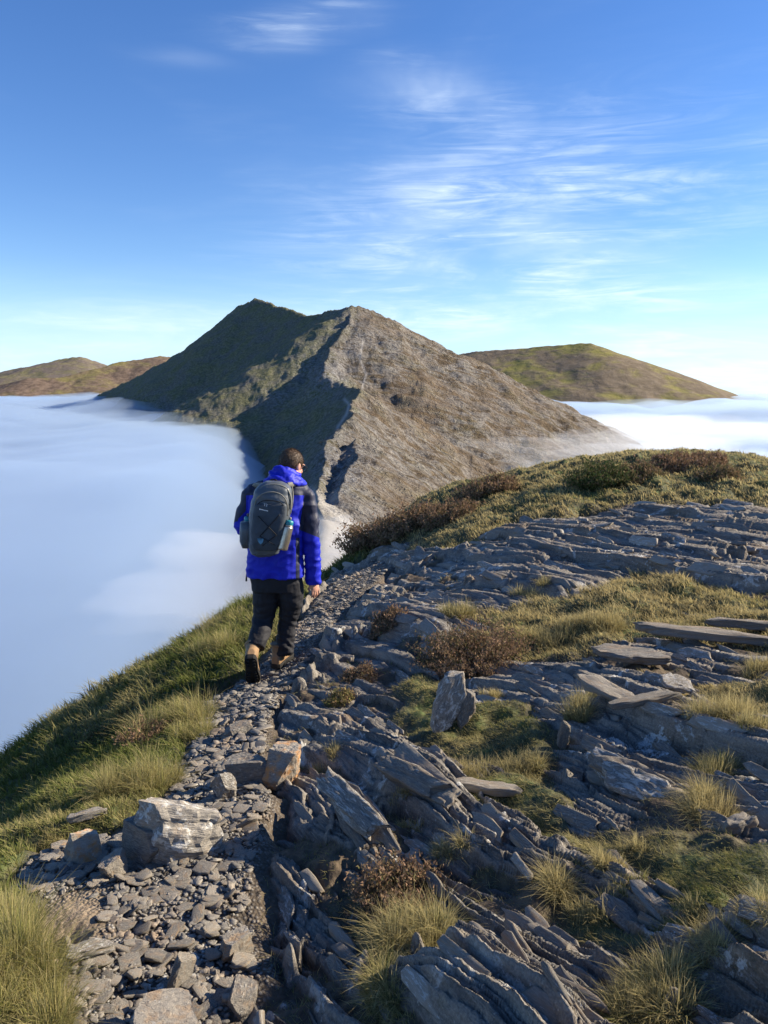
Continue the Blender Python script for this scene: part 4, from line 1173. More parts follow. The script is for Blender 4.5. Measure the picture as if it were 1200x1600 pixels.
def add_limb(bm, pts, radii, n=14, flat=1.0, steps=6):
    """smooth tapered tube through pts"""
    P_ = [Vector(p) for p in pts]; out = []
    m = len(P_)
    for i in range(m - 1):
        p0, p1, p2, p3 = P_[max(i - 1, 0)], P_[i], P_[i + 1], P_[min(i + 2, m - 1)]
        for s in range(steps + (i == m - 2)):
            t = s / steps
            pos = 0.5 * ((2 * p1) + (p2 - p0) * t + (2 * p0 - 5 * p1 + 4 * p2 - p3) * t * t + (3 * p1 - p0 - 3 * p2 + p3) * t ** 3)
            out.append((pos, radii[i] * (1 - t) + radii[i + 1] * t))
    rings = []
    for i, (p, r) in enumerate(out):
        d = (out[min(i + 1, len(out) - 1)][0] - out[max(i - 1, 0)][0]).normalized()
        u = d.cross(Vector((0, 1, 0.01))).normalized(); v = d.cross(u).normalized()
        rings.append((p, u * r, v * r * flat))
    add_loft(bm, rings, n)
def add_ball(bm, c, r, rot=None):
    m = Matrix.Translation(c)
    if rot is not None: m = m @ rot.to_4x4()
    m = m @ Matrix.Diagonal((*r, 1))
    bmesh.ops.create_uvsphere(bm, u_segments=24, v_segments=14, radius=1.0, matrix=m)
def fused(name, bm, voxel, smooth_it=3, fac=0.5):
    """one continuous skin round everything in bm"""
    bmesh.ops.recalc_face_normals(bm, faces=bm.faces[:])
    me = bpy.data.meshes.new(name + '_raw'); bm.to_mesh(me); bm.free()
    o = bpy.data.objects.new('raw', me); COL.objects.link(o)
    r = o.modifiers.new('r', 'REMESH'); r.mode = 'VOXEL'; r.voxel_size = voxel
    if smooth_it:
        s = o.modifiers.new('s', 'SMOOTH'); s.iterations = smooth_it; s.factor = fac
    dg = bpy.context.evaluated_depsgraph_get(); dg.update()
    out = bpy.data.meshes.new_from_object(o.evaluated_get(dg))
    bpy.data.objects.remove(o); bpy.data.meshes.remove(me)
    out.name = name; out.materials.clear()
    return out
def mesh_co(me):
    a = np.empty(len(me.vertices) * 3, np.float32); me.vertices.foreach_get('co', a); return a.reshape(-1, 3).astype(float)
def mesh_no(me):
    a = np.empty(len(me.vertices) * 3, np.float32); me.vertices.foreach_get('normal', a); return a.reshape(-1, 3).astype(float)
def set_co(me, V):
    me.vertices.foreach_set('co', np.ascontiguousarray(V, np.float32).ravel()); me.update()
def crease(me, amp, f):
    V = mesh_co(me); set_co(me, V + mesh_no(me) * (amp * f(V))[:, None])
def cloth_mat(name, col, rough=0.7, weave=900, sheen=0.0, col2=None, attr=None, spec=0.25):
    t = MT(name)
    c = col
    if attr: c = t.mix(t.rng(t.attr(attr), 0.42, 0.58), col, col2)
    v = t.rng(t.noise(9, 4, 0.6), 0.3, 0.7, 0.82, 1.12)
    cb = t.n('ShaderNodeCombineXYZ')
    for i in range(3): t.l(v, cb.inputs[i])
    c = t.mix(1.0, c, cb.outputs[0], 'MULTIPLY')
    h = t.math('ADD', t.noise(30, 4, 0.6, 0.8), t.math('MULTIPLY', t.noise(weave, 2, 0.5), 0.12))
    p = t.pbr(c, rough, t.bump(h, 0.35, 0.006), spec)
    return t.m
M_SKIN = MT('skin'); M_SKIN.pbr(M_SKIN.mix(M_SKIN.rng(M_SKIN.noise(60, 3, 0.6), 0.3, 0.7), (0.52, 0.26, 0.18), (0.62, 0.34, 0.24)), 0.5, None, 0.35); M_SKIN = M_SKIN.m
BLUE, NAVY = (0.010, 0.018, 0.42), (0.022, 0.026, 0.055)
M_JACKET = cloth_mat('jacket_cloth', BLUE, 0.55, 700, col2=NAVY, attr='navy')
M_TROUS = cloth_mat('trouser_cloth', (0.020, 0.020, 0.024), 0.75)
M_BOOT = cloth_mat('boot_leather', (0.27, 0.17, 0.09), 0.65)
M_SOLE = cloth_mat('rubber', (0.018, 0.017, 0.016), 0.8)
M_HAIR = MT('hair')
_h = M_HAIR.noise(160, 4, 0.7, stretch=(1, 1, 0.25))
M_HAIR.pbr(M_HAIR.mix(M_HAIR.rng(_h, 0.3, 0.7), (0.030, 0.018, 0.011), (0.12, 0.072, 0.042)), 0.55, M_HAIR.bump(_h, 0.8, 0.006), 0.4); M_HAIR = M_HAIR.m
M_PACK = cloth_mat('pack_cloth', (0.080, 0.092, 0.105), 0.42, 500, spec=0.5)
M_PACK2 = cloth_mat('pack_panel', (0.055, 0.066, 0.080), 0.55, 500)
M_STRAP = cloth_mat('webbing', (0.20, 0.19, 0.16), 0.7)
M_TRIM = cloth_mat('trim', (0.012, 0.013, 0.016), 0.7)
def plain(name, col, rough, metal=0.0, spec=0.5):
    t = MT(name); n = t.noise(40, 3, 0.6)
    t.pbr(t.mix(t.rng(n, 0.3, 0.7), tuple(q * 0.85 for q in col), col), rough, None, spec, metal); return t.m
M_STEEL = plain('brushed_steel', (0.50, 0.43, 0.35), 0.34, 0.9)
M_TEAL = plain('teal_plastic', (0.02, 0.22, 0.26), 0.35)
M_PRINT = plain('white_print', (0.75, 0.77, 0.78), 0.6)
M_PRINT2 = plain('blue_print', (0.10, 0.26, 0.38), 0.6)

person = empty('person', FOOT)
tag(person, 'walker seen from behind in a blue hooded jacket, black trousers and tan boots', 'person')
HEADC = W(456, 726, 0.09)
HR = Matrix.Rotation(R(-42), 3, 'Z') @ Matrix.Rotation(R(-16), 3, 'X')     # turned right, looking down
# ---- body: one skin from head to feet (mostly hidden by the clothes)
bm = bmesh.new()
add_ball(bm, HEADC + HR @ Vector((0, -0.006, 0.018)), (0.077, 0.096, 0.090), HR)
add_ball(bm, HEADC + HR @ Vector((0, 0.030, -0.050)), (0.056, 0.062, 0.070), HR)
add_ball(bm, HEADC + HR @ Vector((0, 0.060, -0.088)), (0.028, 0.026, 0.024), HR)      # chin
add_ball(bm, HEADC + HR @ Vector((0, 0.100, -0.030)), (0.013, 0.020, 0.022), HR)      # nose
add_ball(bm, HEADC + HR @ Vector((0, 0.084, 0.016)), (0.055, 0.016, 0.012), HR)       # brow
add_ball(bm, HEADC + HR @ Vector((0, 0.086, -0.066)), (0.024, 0.010, 0.010), HR)      # mouth
for s in (-1, 1):
    add_ball(bm, HEADC + HR @ Vector((s * 0.078, 0.0, -0.012)), (0.010, 0.019, 0.031), HR @ Matrix.Rotation(s * R(-18), 3, 'Z'))
add_limb(bm, [HEADC + Vector((-0.005, -0.01, -0.04)), W(450, 748, 0.03), W(438, 762, 0.0)], [0.058, 0.062, 0.09])
add_limb(bm, [W(438, 760, 0.0), W(434, 800, 0.0), W(431, 850, 0.0), W(431, 900, 0.0)], [0.13, 0.15, 0.14, 0.15], 18, 0.62)
RS, RE, RW_ = W(474, 772, 0.02), W(487, 836, 0.0), W(489, 905, 0.06)
LS, LE, LW_ = W(394, 774, 0.04), W(379, 818, 0.05), W(388, 818, 0.30)
add_limb(bm, [W(434, 768, 0.0), RS, RE, RW_], [0.07, 0.056, 0.045, 0.030])
add_limb(bm, [W(434, 768, 0.0), LS, LE, LW_], [0.07, 0.056, 0.045, 0.030])
RH, RK, RA = W(450, 905, 0.0), W(450, 965, 0.10), W(444, 1014, 0.075)
LH, LK, LA = W(416, 905, 0.0), W(411, 965, 0.05), W(403, 1000, -0.07)
add_limb(bm, [RH, RK, RA], [0.085, 0.058, 0.040]); add_limb(bm, [LH, LK, LA], [0.085, 0.058, 0.040])
# hands: palm, four unequal bent fingers and a thumb each
def hand(bm, wrist, down, across, back, side):
    d, a, b = down.normalized(), across.normalized(), back.normalized()
    pc = wrist + d * 0.045
    M3 = Matrix((a, d, b)).transposed()
    add_ball(bm, pc, (0.040, 0.052, 0.017), M3)
    for k, (off, ln) in enumerate(((-0.030, 0.066), (-0.010, 0.076), (0.011, 0.072), (0.031, 0.056))):
        k0 = wrist + d * 0.082 + a * off
        k1 = k0 + d * ln * 0.45 + b * 0.008
        k2 = k1 + d * ln * 0.36 + b * 0.020
        k3 = k2 + d * ln * 0.18 + b * 0.020
        add_limb(bm, [k0 - d * 0.02, k0, k1, k2, k3], [0.008, 0.0085, 0.008, 0.0072, 0.006], 8, 1.0, 3)
    t0 = wrist + d * 0.025 + a * side * 0.030
    add_limb(bm, [t0, t0 + d * 0.030 + a * side * 0.022 + b * 0.010, t0 + d * 0.060 + a * side * 0.024 + b * 0.022], [0.013, 0.010, 0.0075], 8, 1.0, 3)
hand(bm, RW_ + Vector((0.012, 0.0, -0.012)), Vector((0.05, 0.10, -1)), Vector((0.75, 0.66, 0)), Vector((-0.3, 0.9, 0.05)), -1)
hand(bm, LW_ + Vector((0, 0.02, 0)), Vector((0.1, 1, 0.05)), Vector((0, 0, 1)), Vector((1, -0.1, 0)), 1)
me = fused('body', bm, 0.0045, 2, 0.4)
body = link('body', me, person, M_SKIN, True)
# ---- hair: close cropped cap
bm = bmesh.new()
add_ball(bm, HEADC + HR @ Vector((0, -0.012, 0.022)), (0.083, 0.098, 0.096), HR)
me = bpy.data.meshes.new('hair')
bmesh.ops.subdivide_edges(bm, edges=bm.edges[:], cuts=1, use_grid_fill=True)
inv = HR.inverted()
kill = []
for v in bm.verts:
    q = inv @ (v.co - HEADC)
    hl = 0.055 - 0.0 * q.x            # hairline: forehead in front, behind the ears, down to the nape
    low = -0.012 if q.y > 0.012 else (-0.012 - (0.012 - q.y) * 0.75)
    if q.y > 0.066 and q.z < 0.062: kill.append(v)
    elif q.z < max(low, -0.066): kill.append(v)
bmesh.ops.delete(bm, geom=kill, context='VERTS')
for v in bm.verts:
    n = (v.co - HEADC).normalized(); v.co += n * 0.0035 * (random.random() - 0.3)
bm.to_mesh(me); bm.free()
hair = link('hair', me, person, M_HAIR, True)
sd = hair.modifiers.new('thick', 'SOLIDIFY'); sd.thickness = 0.010; sd.offset = -1
dg = bpy.context.evaluated_depsgraph_get()
me_ = hair.data; rgh = np.random.default_rng(5)
pv_ = mesh_co(me_); tri = np.array([p.vertices[:3] for p in me_.polygons])
k_ = rgh.integers(len(tri), size=5200); bc = rgh.dirichlet((1, 1, 1), 5200)
hp = (pv_[tri[k_]] * bc[:, :, None]).sum(1)
hn = hp - np.array(HEADC); hn /= np.linalg.norm(hn, axis=1, keepdims=True)
dirv = hn * 0.55 + np.array([0.0, 0.0, -0.55]) + rgh.normal(0, 0.35, hn.shape); dirv /= np.linalg.norm(dirv, axis=1, keepdims=True)
sd_ = np.cross(dirv, hn); sd_ /= np.linalg.norm(sd_, axis=1, keepdims=True) + 1e-6
hl_ = rgh.uniform(0.008, 0.016, (len(hp), 1))
HV = np.stack([hp - sd_ * 0.0011, hp + sd_ * 0.0011, hp + dirv * hl_], 1).reshape(-1, 3)
hme = np_mesh('hair_strands', HV, np.arange(len(HV)).reshape(-1, 3))
hc = np.array([0.085, 0.052, 0.030]) * rgh.uniform(0.3, 1.7, (len(hp), 1))
cattr(hme, 'col', np.repeat(np.concatenate([hc, np.ones((len(hp), 1))], 1), 3, 0))
hs_ = link('hair_strands', hme, hair, M_HEATH); hs_['kind'] = 'stuff'
# ---- spectacles seen past the cheek
bm = bmesh.new()
add_limb(bm, [HEADC + HR @ Vector((0.080, -0.005, 0.012)), HEADC + HR @ Vector((0.079, 0.05, 0.010)), HEADC + HR @ Vector((0.066, 0.098, 0.006)), HEADC + HR @ Vector((0.03, 0.112, 0.002)), HEADC + HR @ Vector((-0.03, 0.112, 0.002)), HEADC + HR @ Vector((-0.066, 0.098, 0.006)), HEADC + HR @ Vector((-0.079, 0.05, 0.010))], [0.0022] * 7, 8, 1.0, 4)
for s in (-1, 1):
    c = HEADC + HR @ Vector((s * 0.034, 0.110, -0.012))
    pts = [c + HR @ Vector((0.026 * math.cos(q * math.pi / 6), -0.002, 0.018 * math.sin(q * math.pi / 6))) for q in range(13)]
    add_limb(bm, pts, [0.0016] * 13, 6, 1.0, 1)
me = bpy.data.meshes.new('spectacles'); bm.to_mesh(me); bm.free()
link('spectacles', me, person, M_TRIM, True)
# ---- jacket
X1, Y1 = Vector((1, 0, 0)), Vector((0, 1, 0))
bm = bmesh.new()
JR = [(449, 746, 0.03, 15, 0.075), (444, 753, 0.02, 26, 0.10), (438, 760, 0.01, 37, 0.118), (434, 768, 0.0, 42, 0.12), (433, 785, 0.0, 44, 0.13), (432, 815, 0.0, 42, 0.135), (431, 850, 0.0, 42, 0.13), (430, 880, 0.0, 43.5, 0.135), (430, 899, 0.0, 45, 0.14)]
add_loft(bm, [(W(cx_, py, dy), X1 * hw * MPX, Y1 * dp) for cx_, py, dy, hw, dp in JR][::-1], 28, 2.5)
add_limb(bm, [W(452, 766, 0.0), W(475, 773, 0.01), W(484, 805, 0.0), W(486, 838, -0.01), W(488.5, 875, 0.02), W(489.5, 911, 0.05)], [0.074, 0.068, 0.062, 0.060, 0.060, 0.058], 18)
add_limb(bm, [W(415, 766, 0.0), W(394, 773, 0.02), W(384, 798, 0.02), W(379, 822, 0.05), W(383, 822, 0.17), W(389, 818, 0.29)], [0.074, 0.068, 0.062, 0.060, 0.058, 0.054], 18)
me = fused('jacket', bm, 0.0065, 5, 0.5)
V = mesh_co(me)
# soft folds: diagonal pulls on sleeves and side, loose hem
def folds(V):
    x, y, z = V.T
    f = 1.5 * (1 - np.abs(fbm(x * 5 + z * 5, z * 7 - x * 5, 2, 12)) * 3.0) * 0.7 + 0.5 * fbm(x * 13 - z * 8, z * 6 + y * 5, 2, 14)
    slv = (x > 0.21) * 1.0
    f = f + slv * 0.35 * np.sin(z * 45 + x * 26 + 3 * fbm(x * 6, z * 6, 2, 3)) * np.exp(-((z - (W(488, 838, 0).z)) / 0.13) ** 2)
    return f
crease(me, 0.0085, folds)
V = mesh_co(me)
qx, qy = proj(V[:, 0] + FOOT.x, V[:, 1] + FOOT.y, V[:, 2] + FOOT.z)
nav = np.zeros(len(V))
nav = np.maximum(nav, sstep(776, 772, qy))
nav = np.maximum(nav, sstep(470, 473, qx + 0.15 * (qy - 800)) * sstep(838, 834, qy - 0.4 * (qx - 488)))
nav = np.maximum(nav, sstep(386, 383, qx) * sstep(806, 800, qy + (qx - 380)))
nav = np.maximum(nav, sstep(373, 371, qx) * 1.0 * sstep(818, 812, qy))
nav = np.maximum(nav, sstep(461.5, 463, qx) * sstep(469, 467.5, qx) * sstep(835, 845, qy))
fattr(me, 'navy', nav)
jacket = link('jacket', me, person, M_JACKET, True)
bm = bmesh.new()       # hem band and a dangling drawcord toggle at the left hem
add_limb(bm, [W(386, 893, -0.03), W(385, 902, -0.03), W(385, 908, -0.03)], [0.004, 0.006, 0.008], 8, 1, 3)
me = bpy.data.meshes.new('drawcord'); bm.to_mesh(me); bm.free()
link('drawcord', me, jacket, M_TRIM, True)
for (c, dx, nm) in ((RW_ + Vector((0, -0.008, -0.008)), Vector((0.0, 0.16, -1)), 'cuff'), (LW_, Vector((0.1, 1, 0)), 'cuff')):
    bm = bmesh.new(); d = dx.normalized()
    u = d.cross(Vector((1, 0.1, 0.1))).normalized(); v = d.cross(u)
    add_loft(bm, [(c - d * 0.03, u * 0.062, v * 0.062), (c + d * 0.004, u * 0.060, v * 0.060), (c + d * 0.008, u * 0.052, v * 0.052)], 18)
    bmesh.ops.recalc_face_normals(bm, faces=bm.faces[:])
    me = bpy.data.meshes.new(nm); bm.to_mesh(me); bm.free()
    fattr(me, 'navy', np.zeros(len(me.vertices)))
    link(nm, me, jacket, M_JACKET, True)
# ---- hood lying bunched behind the neck
bm = bmesh.new()
add_limb(bm, [W(474, 757, 0.06), W(467, 753, -0.03), W(448, 750, -0.10), W(428, 750, -0.09), W(418, 755, -0.01), W(420, 757, 0.07)], [0.026, 0.040, 0.050, 0.046, 0.034, 0.022], 14)
add_limb(bm, [W(470, 750, 0.09), W(463, 741, 0.0), W(447, 735, -0.065), W(430, 737, -0.05), W(422, 747, 0.03)], [0.016, 0.026, 0.034, 0.032, 0.022], 14)
add_limb(bm, [W(472, 757, 0.08), W(462, 748, -0.05), W(440, 741, -0.09), W(424, 748, -0.03)], [0.020, 0.03, 0.036, 0.03], 14)
me = fused('hood', bm, 0.006, 4, 0.5)
crease(me, 0.008, lambda V: 1.1 * np.sin(V[:, 2] * 95 + V[:, 0] * 38 + 4 * fbm(V[:, 0] * 8, V[:, 1] * 8, 2, 5)) * 0.6 + fbm(V[:, 0] * 20, V[:, 2] * 24, 2, 8))
fattr(me, 'navy', np.zeros(len(me.vertices)))
link('hood', me, person, M_JACKET, True)
# ---- trousers
bm = bmesh.new()
add_loft(bm, [(W(431, 870, 0.0), X1 * 40 * MPX, Y1 * 0.115), (W(431, 900, 0.0), X1 * 41 * MPX, Y1 * 0.125), (W(431, 922, 0.0), X1 * 38 * MPX, Y1 * 0.11)][::-1], 22, 2.3)
add_limb(bm, [W(452, 905, 0.0), W(455, 935, 0.04), W(450, 968, 0.10), W(446, 1000, 0.085), W(444, 1024, 0.07)], [0.102, 0.096, 0.078, 0.071, 0.066], 18)
add_limb(bm, [W(415, 905, 0.0), W(415, 935, 0.03), W(412, 966, 0.05), W(406, 990, -0.05), W(400, 1011, -0.12)], [0.104, 0.102, 0.086, 0.076, 0.072], 18)
add_ball(bm, W(470, 920, 0.03), (0.022, 0.06, 0.08))
me = fused('trousers', bm, 0.0062, 4, 0.5)
KZ = W(440, 965, 0.05).z
def tf(V):
    x, y, z = V.T
    w = np.exp(-((z - KZ) / 0.16) ** 2) * 0.8 + np.exp(-((z - 0.17) / 0.10) ** 2) * 1.6 + 0.25
    return w * (np.sin(z * 60 + 11 * fbm(x * 5, z * 4, 2, 3) + x * 30) * 0.35 + 1.2 * fbm(x * 12 + z * 8, z * 20 - x * 6, 3, 9)) + 0.6 * fbm(x * 8, z * 4, 2, 6)
crease(me, 0.0075, tf)
link('trousers', me, person, M_TROUS, True)
# ---- boots, each with its sole
def boot(base, rot, name='boot'):
    """base = ground point under the ball of the foot; boot frame: x across, y to the toe, z up"""
    def T_(v): return base + rot @ (Vector(v) * 1.1)
    bm = bmesh.new()
    prof = [(-0.175, 0.030, 0.045, 0.045), (-0.16, 0.040, 0.055, 0.055), (-0.10, 0.042, 0.060, 0.062), (-0.03, 0.044, 0.050, 0.054), (0.03, 0.050, 0.040, 0.046), (0.075, 0.047, 0.034, 0.040), (0.105, 0.034, 0.026, 0.034), (0.118, 0.016, 0.016, 0.030)]
    add_loft(bm, [(T_((0, y, zc)), rot @ Vector((w, 0, 0)), rot @ Vector((0, 0, h))) for y, w, h, zc in prof], 18, 2.4)
    add_limb(bm, [T_((0, -0.125, 0.05)), T_((0, -0.118, 0.10)), T_((0, -0.112, 0.165))], [0.052, 0.050, 0.056], 18)
    add_limb(bm, [T_((0, -0.05, 0.085)), T_((0, -0.085, 0.12)), T_((0, -0.105, 0.16))], [0.036, 0.040, 0.044], 14)
    me = fused(name, bm, 0.006, 3, 0.5)
    b = link(name, me, person, M_BOOT, True)
    bm = bmesh.new()
    out = [(-0.182, 0.020), (-0.172, 0.036), (-0.14, 0.044), (-0.09, 0.043), (-0.04, 0.043), (0.02, 0.052), (0.06, 0.052), (0.095, 0.042), (0.118, 0.024), (0.126, 0.008)]
    rows = [[], [], [], []]
    loop = [(w, y) for y, w in out] + [(-w, y) for y, w in out[::-1]]
    for (w, y) in loop:
        for k, (z, s) in enumerate(((-0.004, 0.96), (0.004, 1.0), (0.024, 1.0), (0.030, 0.93))):
            rows[k].append(bm.verts.new(T_((w * s, y * (1 if k else 0.985), z + (0.012 if y > 0.1 else 0)))))
    m = len(loop)
    for a, c in zip(rows[:-1], rows[1:]):
        for k in range(m): bm.faces.new((a[k], a[(k + 1) % m], c[(k + 1) % m], c[k]))
    bm.faces.new(rows[0][::-1]); bm.faces.new(rows[-1])
    for y in (-0.155, -0.125, -0.095, -0.02, 0.01, 0.04, 0.07, 0.095):          # lugs
        wd = 0.034 if y < 0 else 0.042 - max(0, y - 0.05) * 0.3
        for s in (-1, 1):
            bmesh.ops.create_cube(bm, size=1, matrix=Matrix.Translation(T_((s * wd * 0.62, y, -0.008))) @ rot.to_4x4() @ Matrix.Diagonal((wd * 0.62, 0.016, 0.012, 1)))
    bmesh.ops.recalc_face_normals(bm, faces=bm.faces[:])
    me = bpy.data.meshes.new('sole'); bm.to_mesh(me); bm.free()
    link('sole', me, b, M_SOLE)
    bm = bmesh.new()                                                          # padded collar
    pts = [T_((0.050 * math.cos(q), -0.112 + 0.052 * math.sin(q), 0.160)) for q in np.linspace(0, 2 * math.pi, 17)]
    add_limb(bm, pts, [0.010] * 17, 8, 1, 1)
    me = bpy.data.meshes.new('collar'); bm.to_mesh(me); bm.free()
    link('collar', me, b, M_BOOT, True)
    return b
gr_ = W(440, 1047, 0.10)
gz = land1(FOOT.x + gr_.x, FOOT.y + 0.12) - FOOT.z
boot(Vector((gr_.x + 0.01, 0.20, gz + 0.016)), Matrix.Rotation(R(-14), 3, 'Z'))
tl_ = W(392, 1062, -0.24)
gz = land1(FOOT.x + tl_.x, FOOT.y - 0.22) - FOOT.z
boot(Vector((tl_.x + 0.005, -0.20, gz + 0.085)), Matrix.Rotation(R(4), 3, 'Z') @ Matrix.Rotation(R(-58), 3, 'X'))

# ================================================================== BACKPACK (worn, a thing of its own)
pack = empty('backpack', FOOT + W(415, 868, -0.2))
POFF = W(415, 868, -0.2)
tag(pack, 'dark grey hiking backpack with light straps worn by the walker', 'backpack')
def PW(px, py, dy): return W(px, py, dy) - POFF
def pack_part(name, bm, mat, parent=pack, smooth=True):
    bmesh.ops.recalc_face_normals(bm, faces=bm.faces[:])
    me = bpy.data.meshes.new(name); bm.to_mesh(me); bm.free()
    return link(name, me, parent, mat, smooth)
OUT = [(428, 752, 12, 0.045), (428, 756, 20, 0.07), (427.5, 762, 26, 0.095), (426, 775, 30.5, 0.115), (424, 790, 32, 0.125), (421, 812, 31, 0.13), (418, 835, 29, 0.13), (416, 852, 27, 0.12), (415, 863, 22, 0.10), (415, 868, 13, 0.06)]
TX = Vector((1, 0, 0.0))
bm = bmesh.new()
add_loft(bm, [(PW(cx_, py, -0.235), TX * hw * MPX * 0.96, Y1 * dp) for cx_, py, hw, dp in OUT][::-1], 30, 2.9)
me = fused('main_bag', bm, 0.006, 4, 0.5)
crease(me, 0.006, lambda V: fbm(V[:, 0] * 9, V[:, 2] * 12 + V[:, 1] * 4, 3, 3) + 0.6 * np.sin(V[:, 2] * 70 + V[:, 0] * 22) * np.exp(-((V[:, 2] - 0.46) / 0.08) ** 2))
main_bag = link('main_bag', me, pack, M_PACK, True)
FD = -0.235 - 0.118
bm = bmesh.new()      # front pocket standing proud of the bag
FO = [(424, 786, 20, 0.02), (423, 790, 23.5, 0.034), (421, 805, 25, 0.042), (418, 830, 24, 0.044), (416.5, 850, 22, 0.038), (416, 860, 17, 0.022)]
add_loft(bm, [(PW(cx_, py, FD + 0.012), TX * hw * MPX, Y1 * dp) for cx_, py, hw, dp in FO][::-1], 26, 3.2)
me = fused('front_pocket', bm, 0.006, 3, 0.5)
crease(me, 0.004, lambda V: fbm(V[:, 0] * 12, V[:, 2] * 12, 3, 23))
link('front_pocket', me, pack, M_PACK2, True)
def cord(name, pts, r, mat, parent=pack, flat=1.0):
    bm = bmesh.new(); add_limb(bm, pts, [r] * len(pts), 8, flat, 5)
    return pack_part(name, bm, mat, parent)
FZ = FD - 0.036
cord('zip', [PW(398, 792, FD + 0.02), PW(401, 779, FD - 0.002), PW(412, 771, FD - 0.008), PW(428, 769, FD - 0.008), PW(442, 775, FD - 0.0), PW(449, 789, FD + 0.02), PW(449, 806, FD + 0.03)], 0.0042, M_STRAP)
cord('zip', [PW(402, 788, FZ + 0.02), PW(410, 783, FZ + 0.008), PW(424, 782, FZ + 0.004), PW(438, 785, FZ + 0.014), PW(445, 793, FZ + 0.032)], 0.0032, M_TRIM)
cord('top_seam', [PW(404, 772, -0.31), PW(409, 761, -0.30), PW(428, 757, -0.30), PW(446, 762, -0.30), PW(454, 776, -0.30), PW(454, 796, -0.30)], 0.006, M_STRAP)
for a, b in (((403, 806), (432, 836)), ((437, 804), (406, 838)), ((406, 838), (430, 852)), ((432, 836), (410, 853))):
    cord('elastic_cord', [PW(a[0], a[1], FZ + 0.004), PW((a[0] + b[0]) / 2, (a[1] + b[1]) / 2, FZ - 0.008), PW(b[0], b[1], FZ + 0.002)], 0.0030, M_TRIM)
# side pockets
def pocket(cx_, sg, label):
    bm = bmesh.new()
    add_loft(bm, [(PW(cx_ + q[0], q[1], -0.23), TX * q[2] * MPX, Y1 * q[3]) for q in ((-3 * sg * 0, 815, 9.5, 0.07), (0, 830, 10.5, 0.075), (0 , 845, 10.5, 0.07), (0, 855, 7, 0.05))][::-1], 18, 2.6)
    return pack_part('side_pocket', bm, M_PACK)
pocket(386, -1, ''); pocket(443, 1, '')
# harness: shoulder straps, compression straps, top handle
cord('shoulder_strap', [PW(449, 758, -0.16), PW(461, 757, -0.10), PW(470, 762, 0.0), PW(470, 770, 0.10), PW(466, 800, 0.17), PW(458, 840, 0.15)], 0.019, M_STRAP, flat=0.35)
cord('shoulder_strap', [PW(410, 758, -0.16), PW(400, 758, -0.08), PW(396, 764, 0.02), PW(398, 780, 0.12), PW(402, 830, 0.16)], 0.019, M_STRAP, flat=0.35)
cord('load_strap', [PW(456, 760, -0.18), PW(457.5, 775, -0.22), PW(456, 790, -0.24), PW(453, 803, -0.25)], 0.0062, M_STRAP, flat=0.4)
cord('top_handle', [PW(420, 756, -0.18), PW(423, 750, -0.16), PW(431, 750, -0.16), PW(434, 756, -0.18)], 0.006, M_TRIM)
cord('side_strap', [PW(437, 812, FD + 0.012), PW(445, 814, -0.29), PW(451, 813, -0.23)], 0.005, M_STRAP, flat=0.5)
cord('side_strap', [PW(397, 806, -0.33), PW(391, 808, -0.28), PW(389, 808, -0.23)], 0.005, M_TRIM, flat=0.5)
# printed marks
def text_part(txt, px, py, dy, size, mat, name, parent, slant=0.0):
    cu = bpy.data.curves.new(name, 'FONT'); cu.body = txt; cu.size = size; cu.extrude = 0.0006; cu.align_x = 'LEFT'
    o = bpy.data.objects.new('tmp', cu); COL.objects.link(o)
    dg = bpy.context.evaluated_depsgraph_get()
    me = bpy.data.meshes.new_from_object(o.evaluated_get(dg)); bpy.data.objects.remove(o)
    o = link(name, me, parent, mat)
    o.location = PW(px, py, dy); o.rotation_euler = (R(90), R(slant), 0)
    return o
text_part('T2', 411.5, 790.5, FZ - 0.004, 0.026, M_PRINT, 'printed_mark', pack, 8)
bm = bmesh.new()
for k in range(7):
    c = PW(406 + k * 2.0, 795.6 + k * 0.45, FZ - 0.009)
    bmesh.ops.create_cube(bm, size=1, matrix=Matrix.Translation(c) @ Matrix.Diagonal((0.0072, 0.001, 0.006 if k else 0.009, 1)))
pack_part('printed_line', bm, M_PRINT, pack, False)
bm = bmesh.new()
v = [bm.verts.new(PW(*q)) for q in ((402, 841, FZ - 0.002), (412, 841.5, FZ - 0.004), (411, 847, FZ - 0.003), (407, 851, FZ - 0.001), (403, 846, FZ - 0.001))]
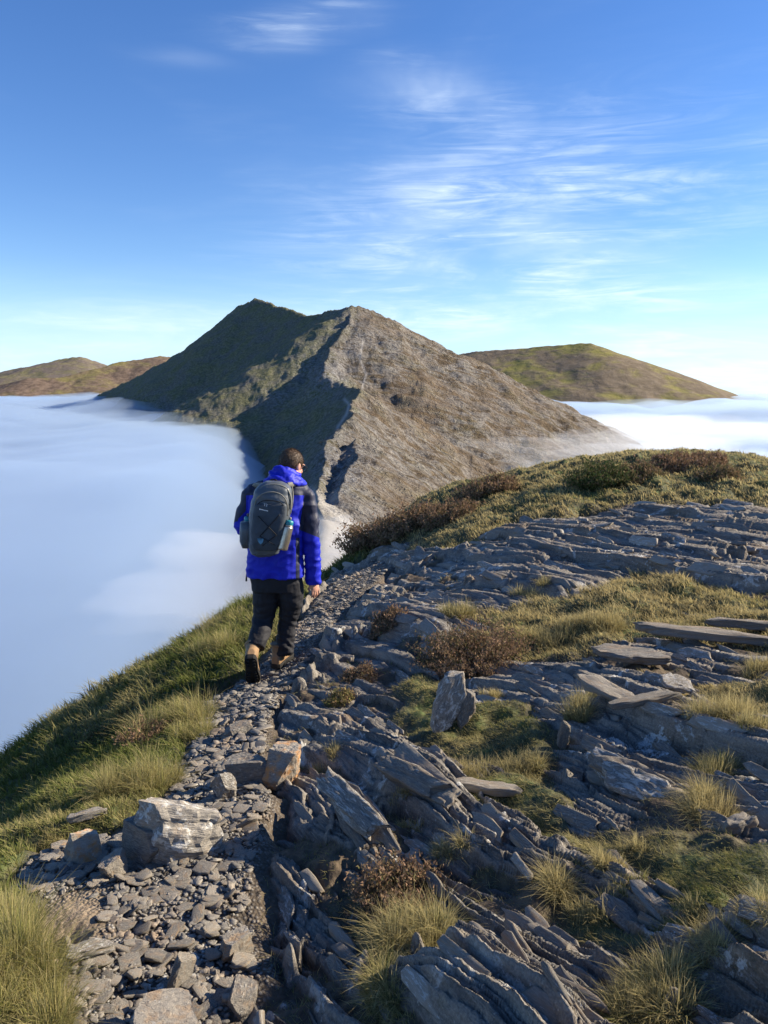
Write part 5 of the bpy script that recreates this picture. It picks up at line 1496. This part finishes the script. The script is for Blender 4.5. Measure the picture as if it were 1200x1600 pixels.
bm.faces.new(v); bmesh.ops.solidify(bm, geom=bm.faces[:], thickness=0.002)
pack_part('printed_logo', bm, M_PRINT2, pack, False)
bm = bmesh.new()
for a in ((400, 857.5), (408, 859.5)):
    bmesh.ops.create_cube(bm, size=1, matrix=Matrix.Translation(PW(a[0] + 1, a[1], FD - 0.004)) @ Matrix.Rotation(R(10), 4, 'Y') @ Matrix.Diagonal((0.026, 0.003, 0.005, 1)))
pack_part('reflective_tab', bm, M_PRINT, pack, False)
# ---- bottles in the side pockets
def bottle(base, top, r, label, mat):
    ax = (top - base); h = ax.length; ax.normalize()
    u = ax.cross(Vector((0, 1, 0))).normalized(); v = ax.cross(u)
    root = empty('water_bottle', FOOT + base)
    tag(root, label, 'bottle', 'bottles in the backpack side pockets')
    def lathe(name, prof, mat, parent=root):
        bm = bmesh.new()
        add_loft(bm, [(ax * z, u * q, v * q) for q, z in prof], 24)
        bmesh.ops.recalc_face_normals(bm, faces=bm.faces[:])
        me = bpy.data.meshes.new(name); bm.to_mesh(me); bm.free()
        return link(name, me, parent, mat, True)
    lathe('flask', [(r * 0.86, 0.0), (r * 0.98, 0.006), (r, 0.015), (r, h * 0.5), (r, h * 0.93), (r * 0.97, h * 0.97), (r * 0.84, h)], mat)
    lathe('neck_ring', [(r * 0.82, h), (r * 0.88, h + 0.002), (r * 0.88, h + 0.007), (r * 0.8, h + 0.009)], M_STEEL)
    lid = lathe('lid', [(r * 0.76, h + 0.008), (r * 0.80, h + 0.012), (r * 0.80, h + 0.034), (r * 0.70, h + 0.042), (r * 0.3, h + 0.044)], M_TEAL)
    lathe('spout', [(r * 0.26, h + 0.042), (r * 0.26, h + 0.060), (r * 0.18, h + 0.066)], M_STRAP, lid)
bottle(W(441, 859, -0.345), W(450.5, 822, -0.33), 0.038, 'steel water bottle with teal lid in the right pocket of the backpack', M_STEEL)
bottle(W(386, 848, -0.22), W(387, 816, -0.21), 0.034, 'bottle with teal lid mostly hidden in the left pocket of the backpack', M_PACK)
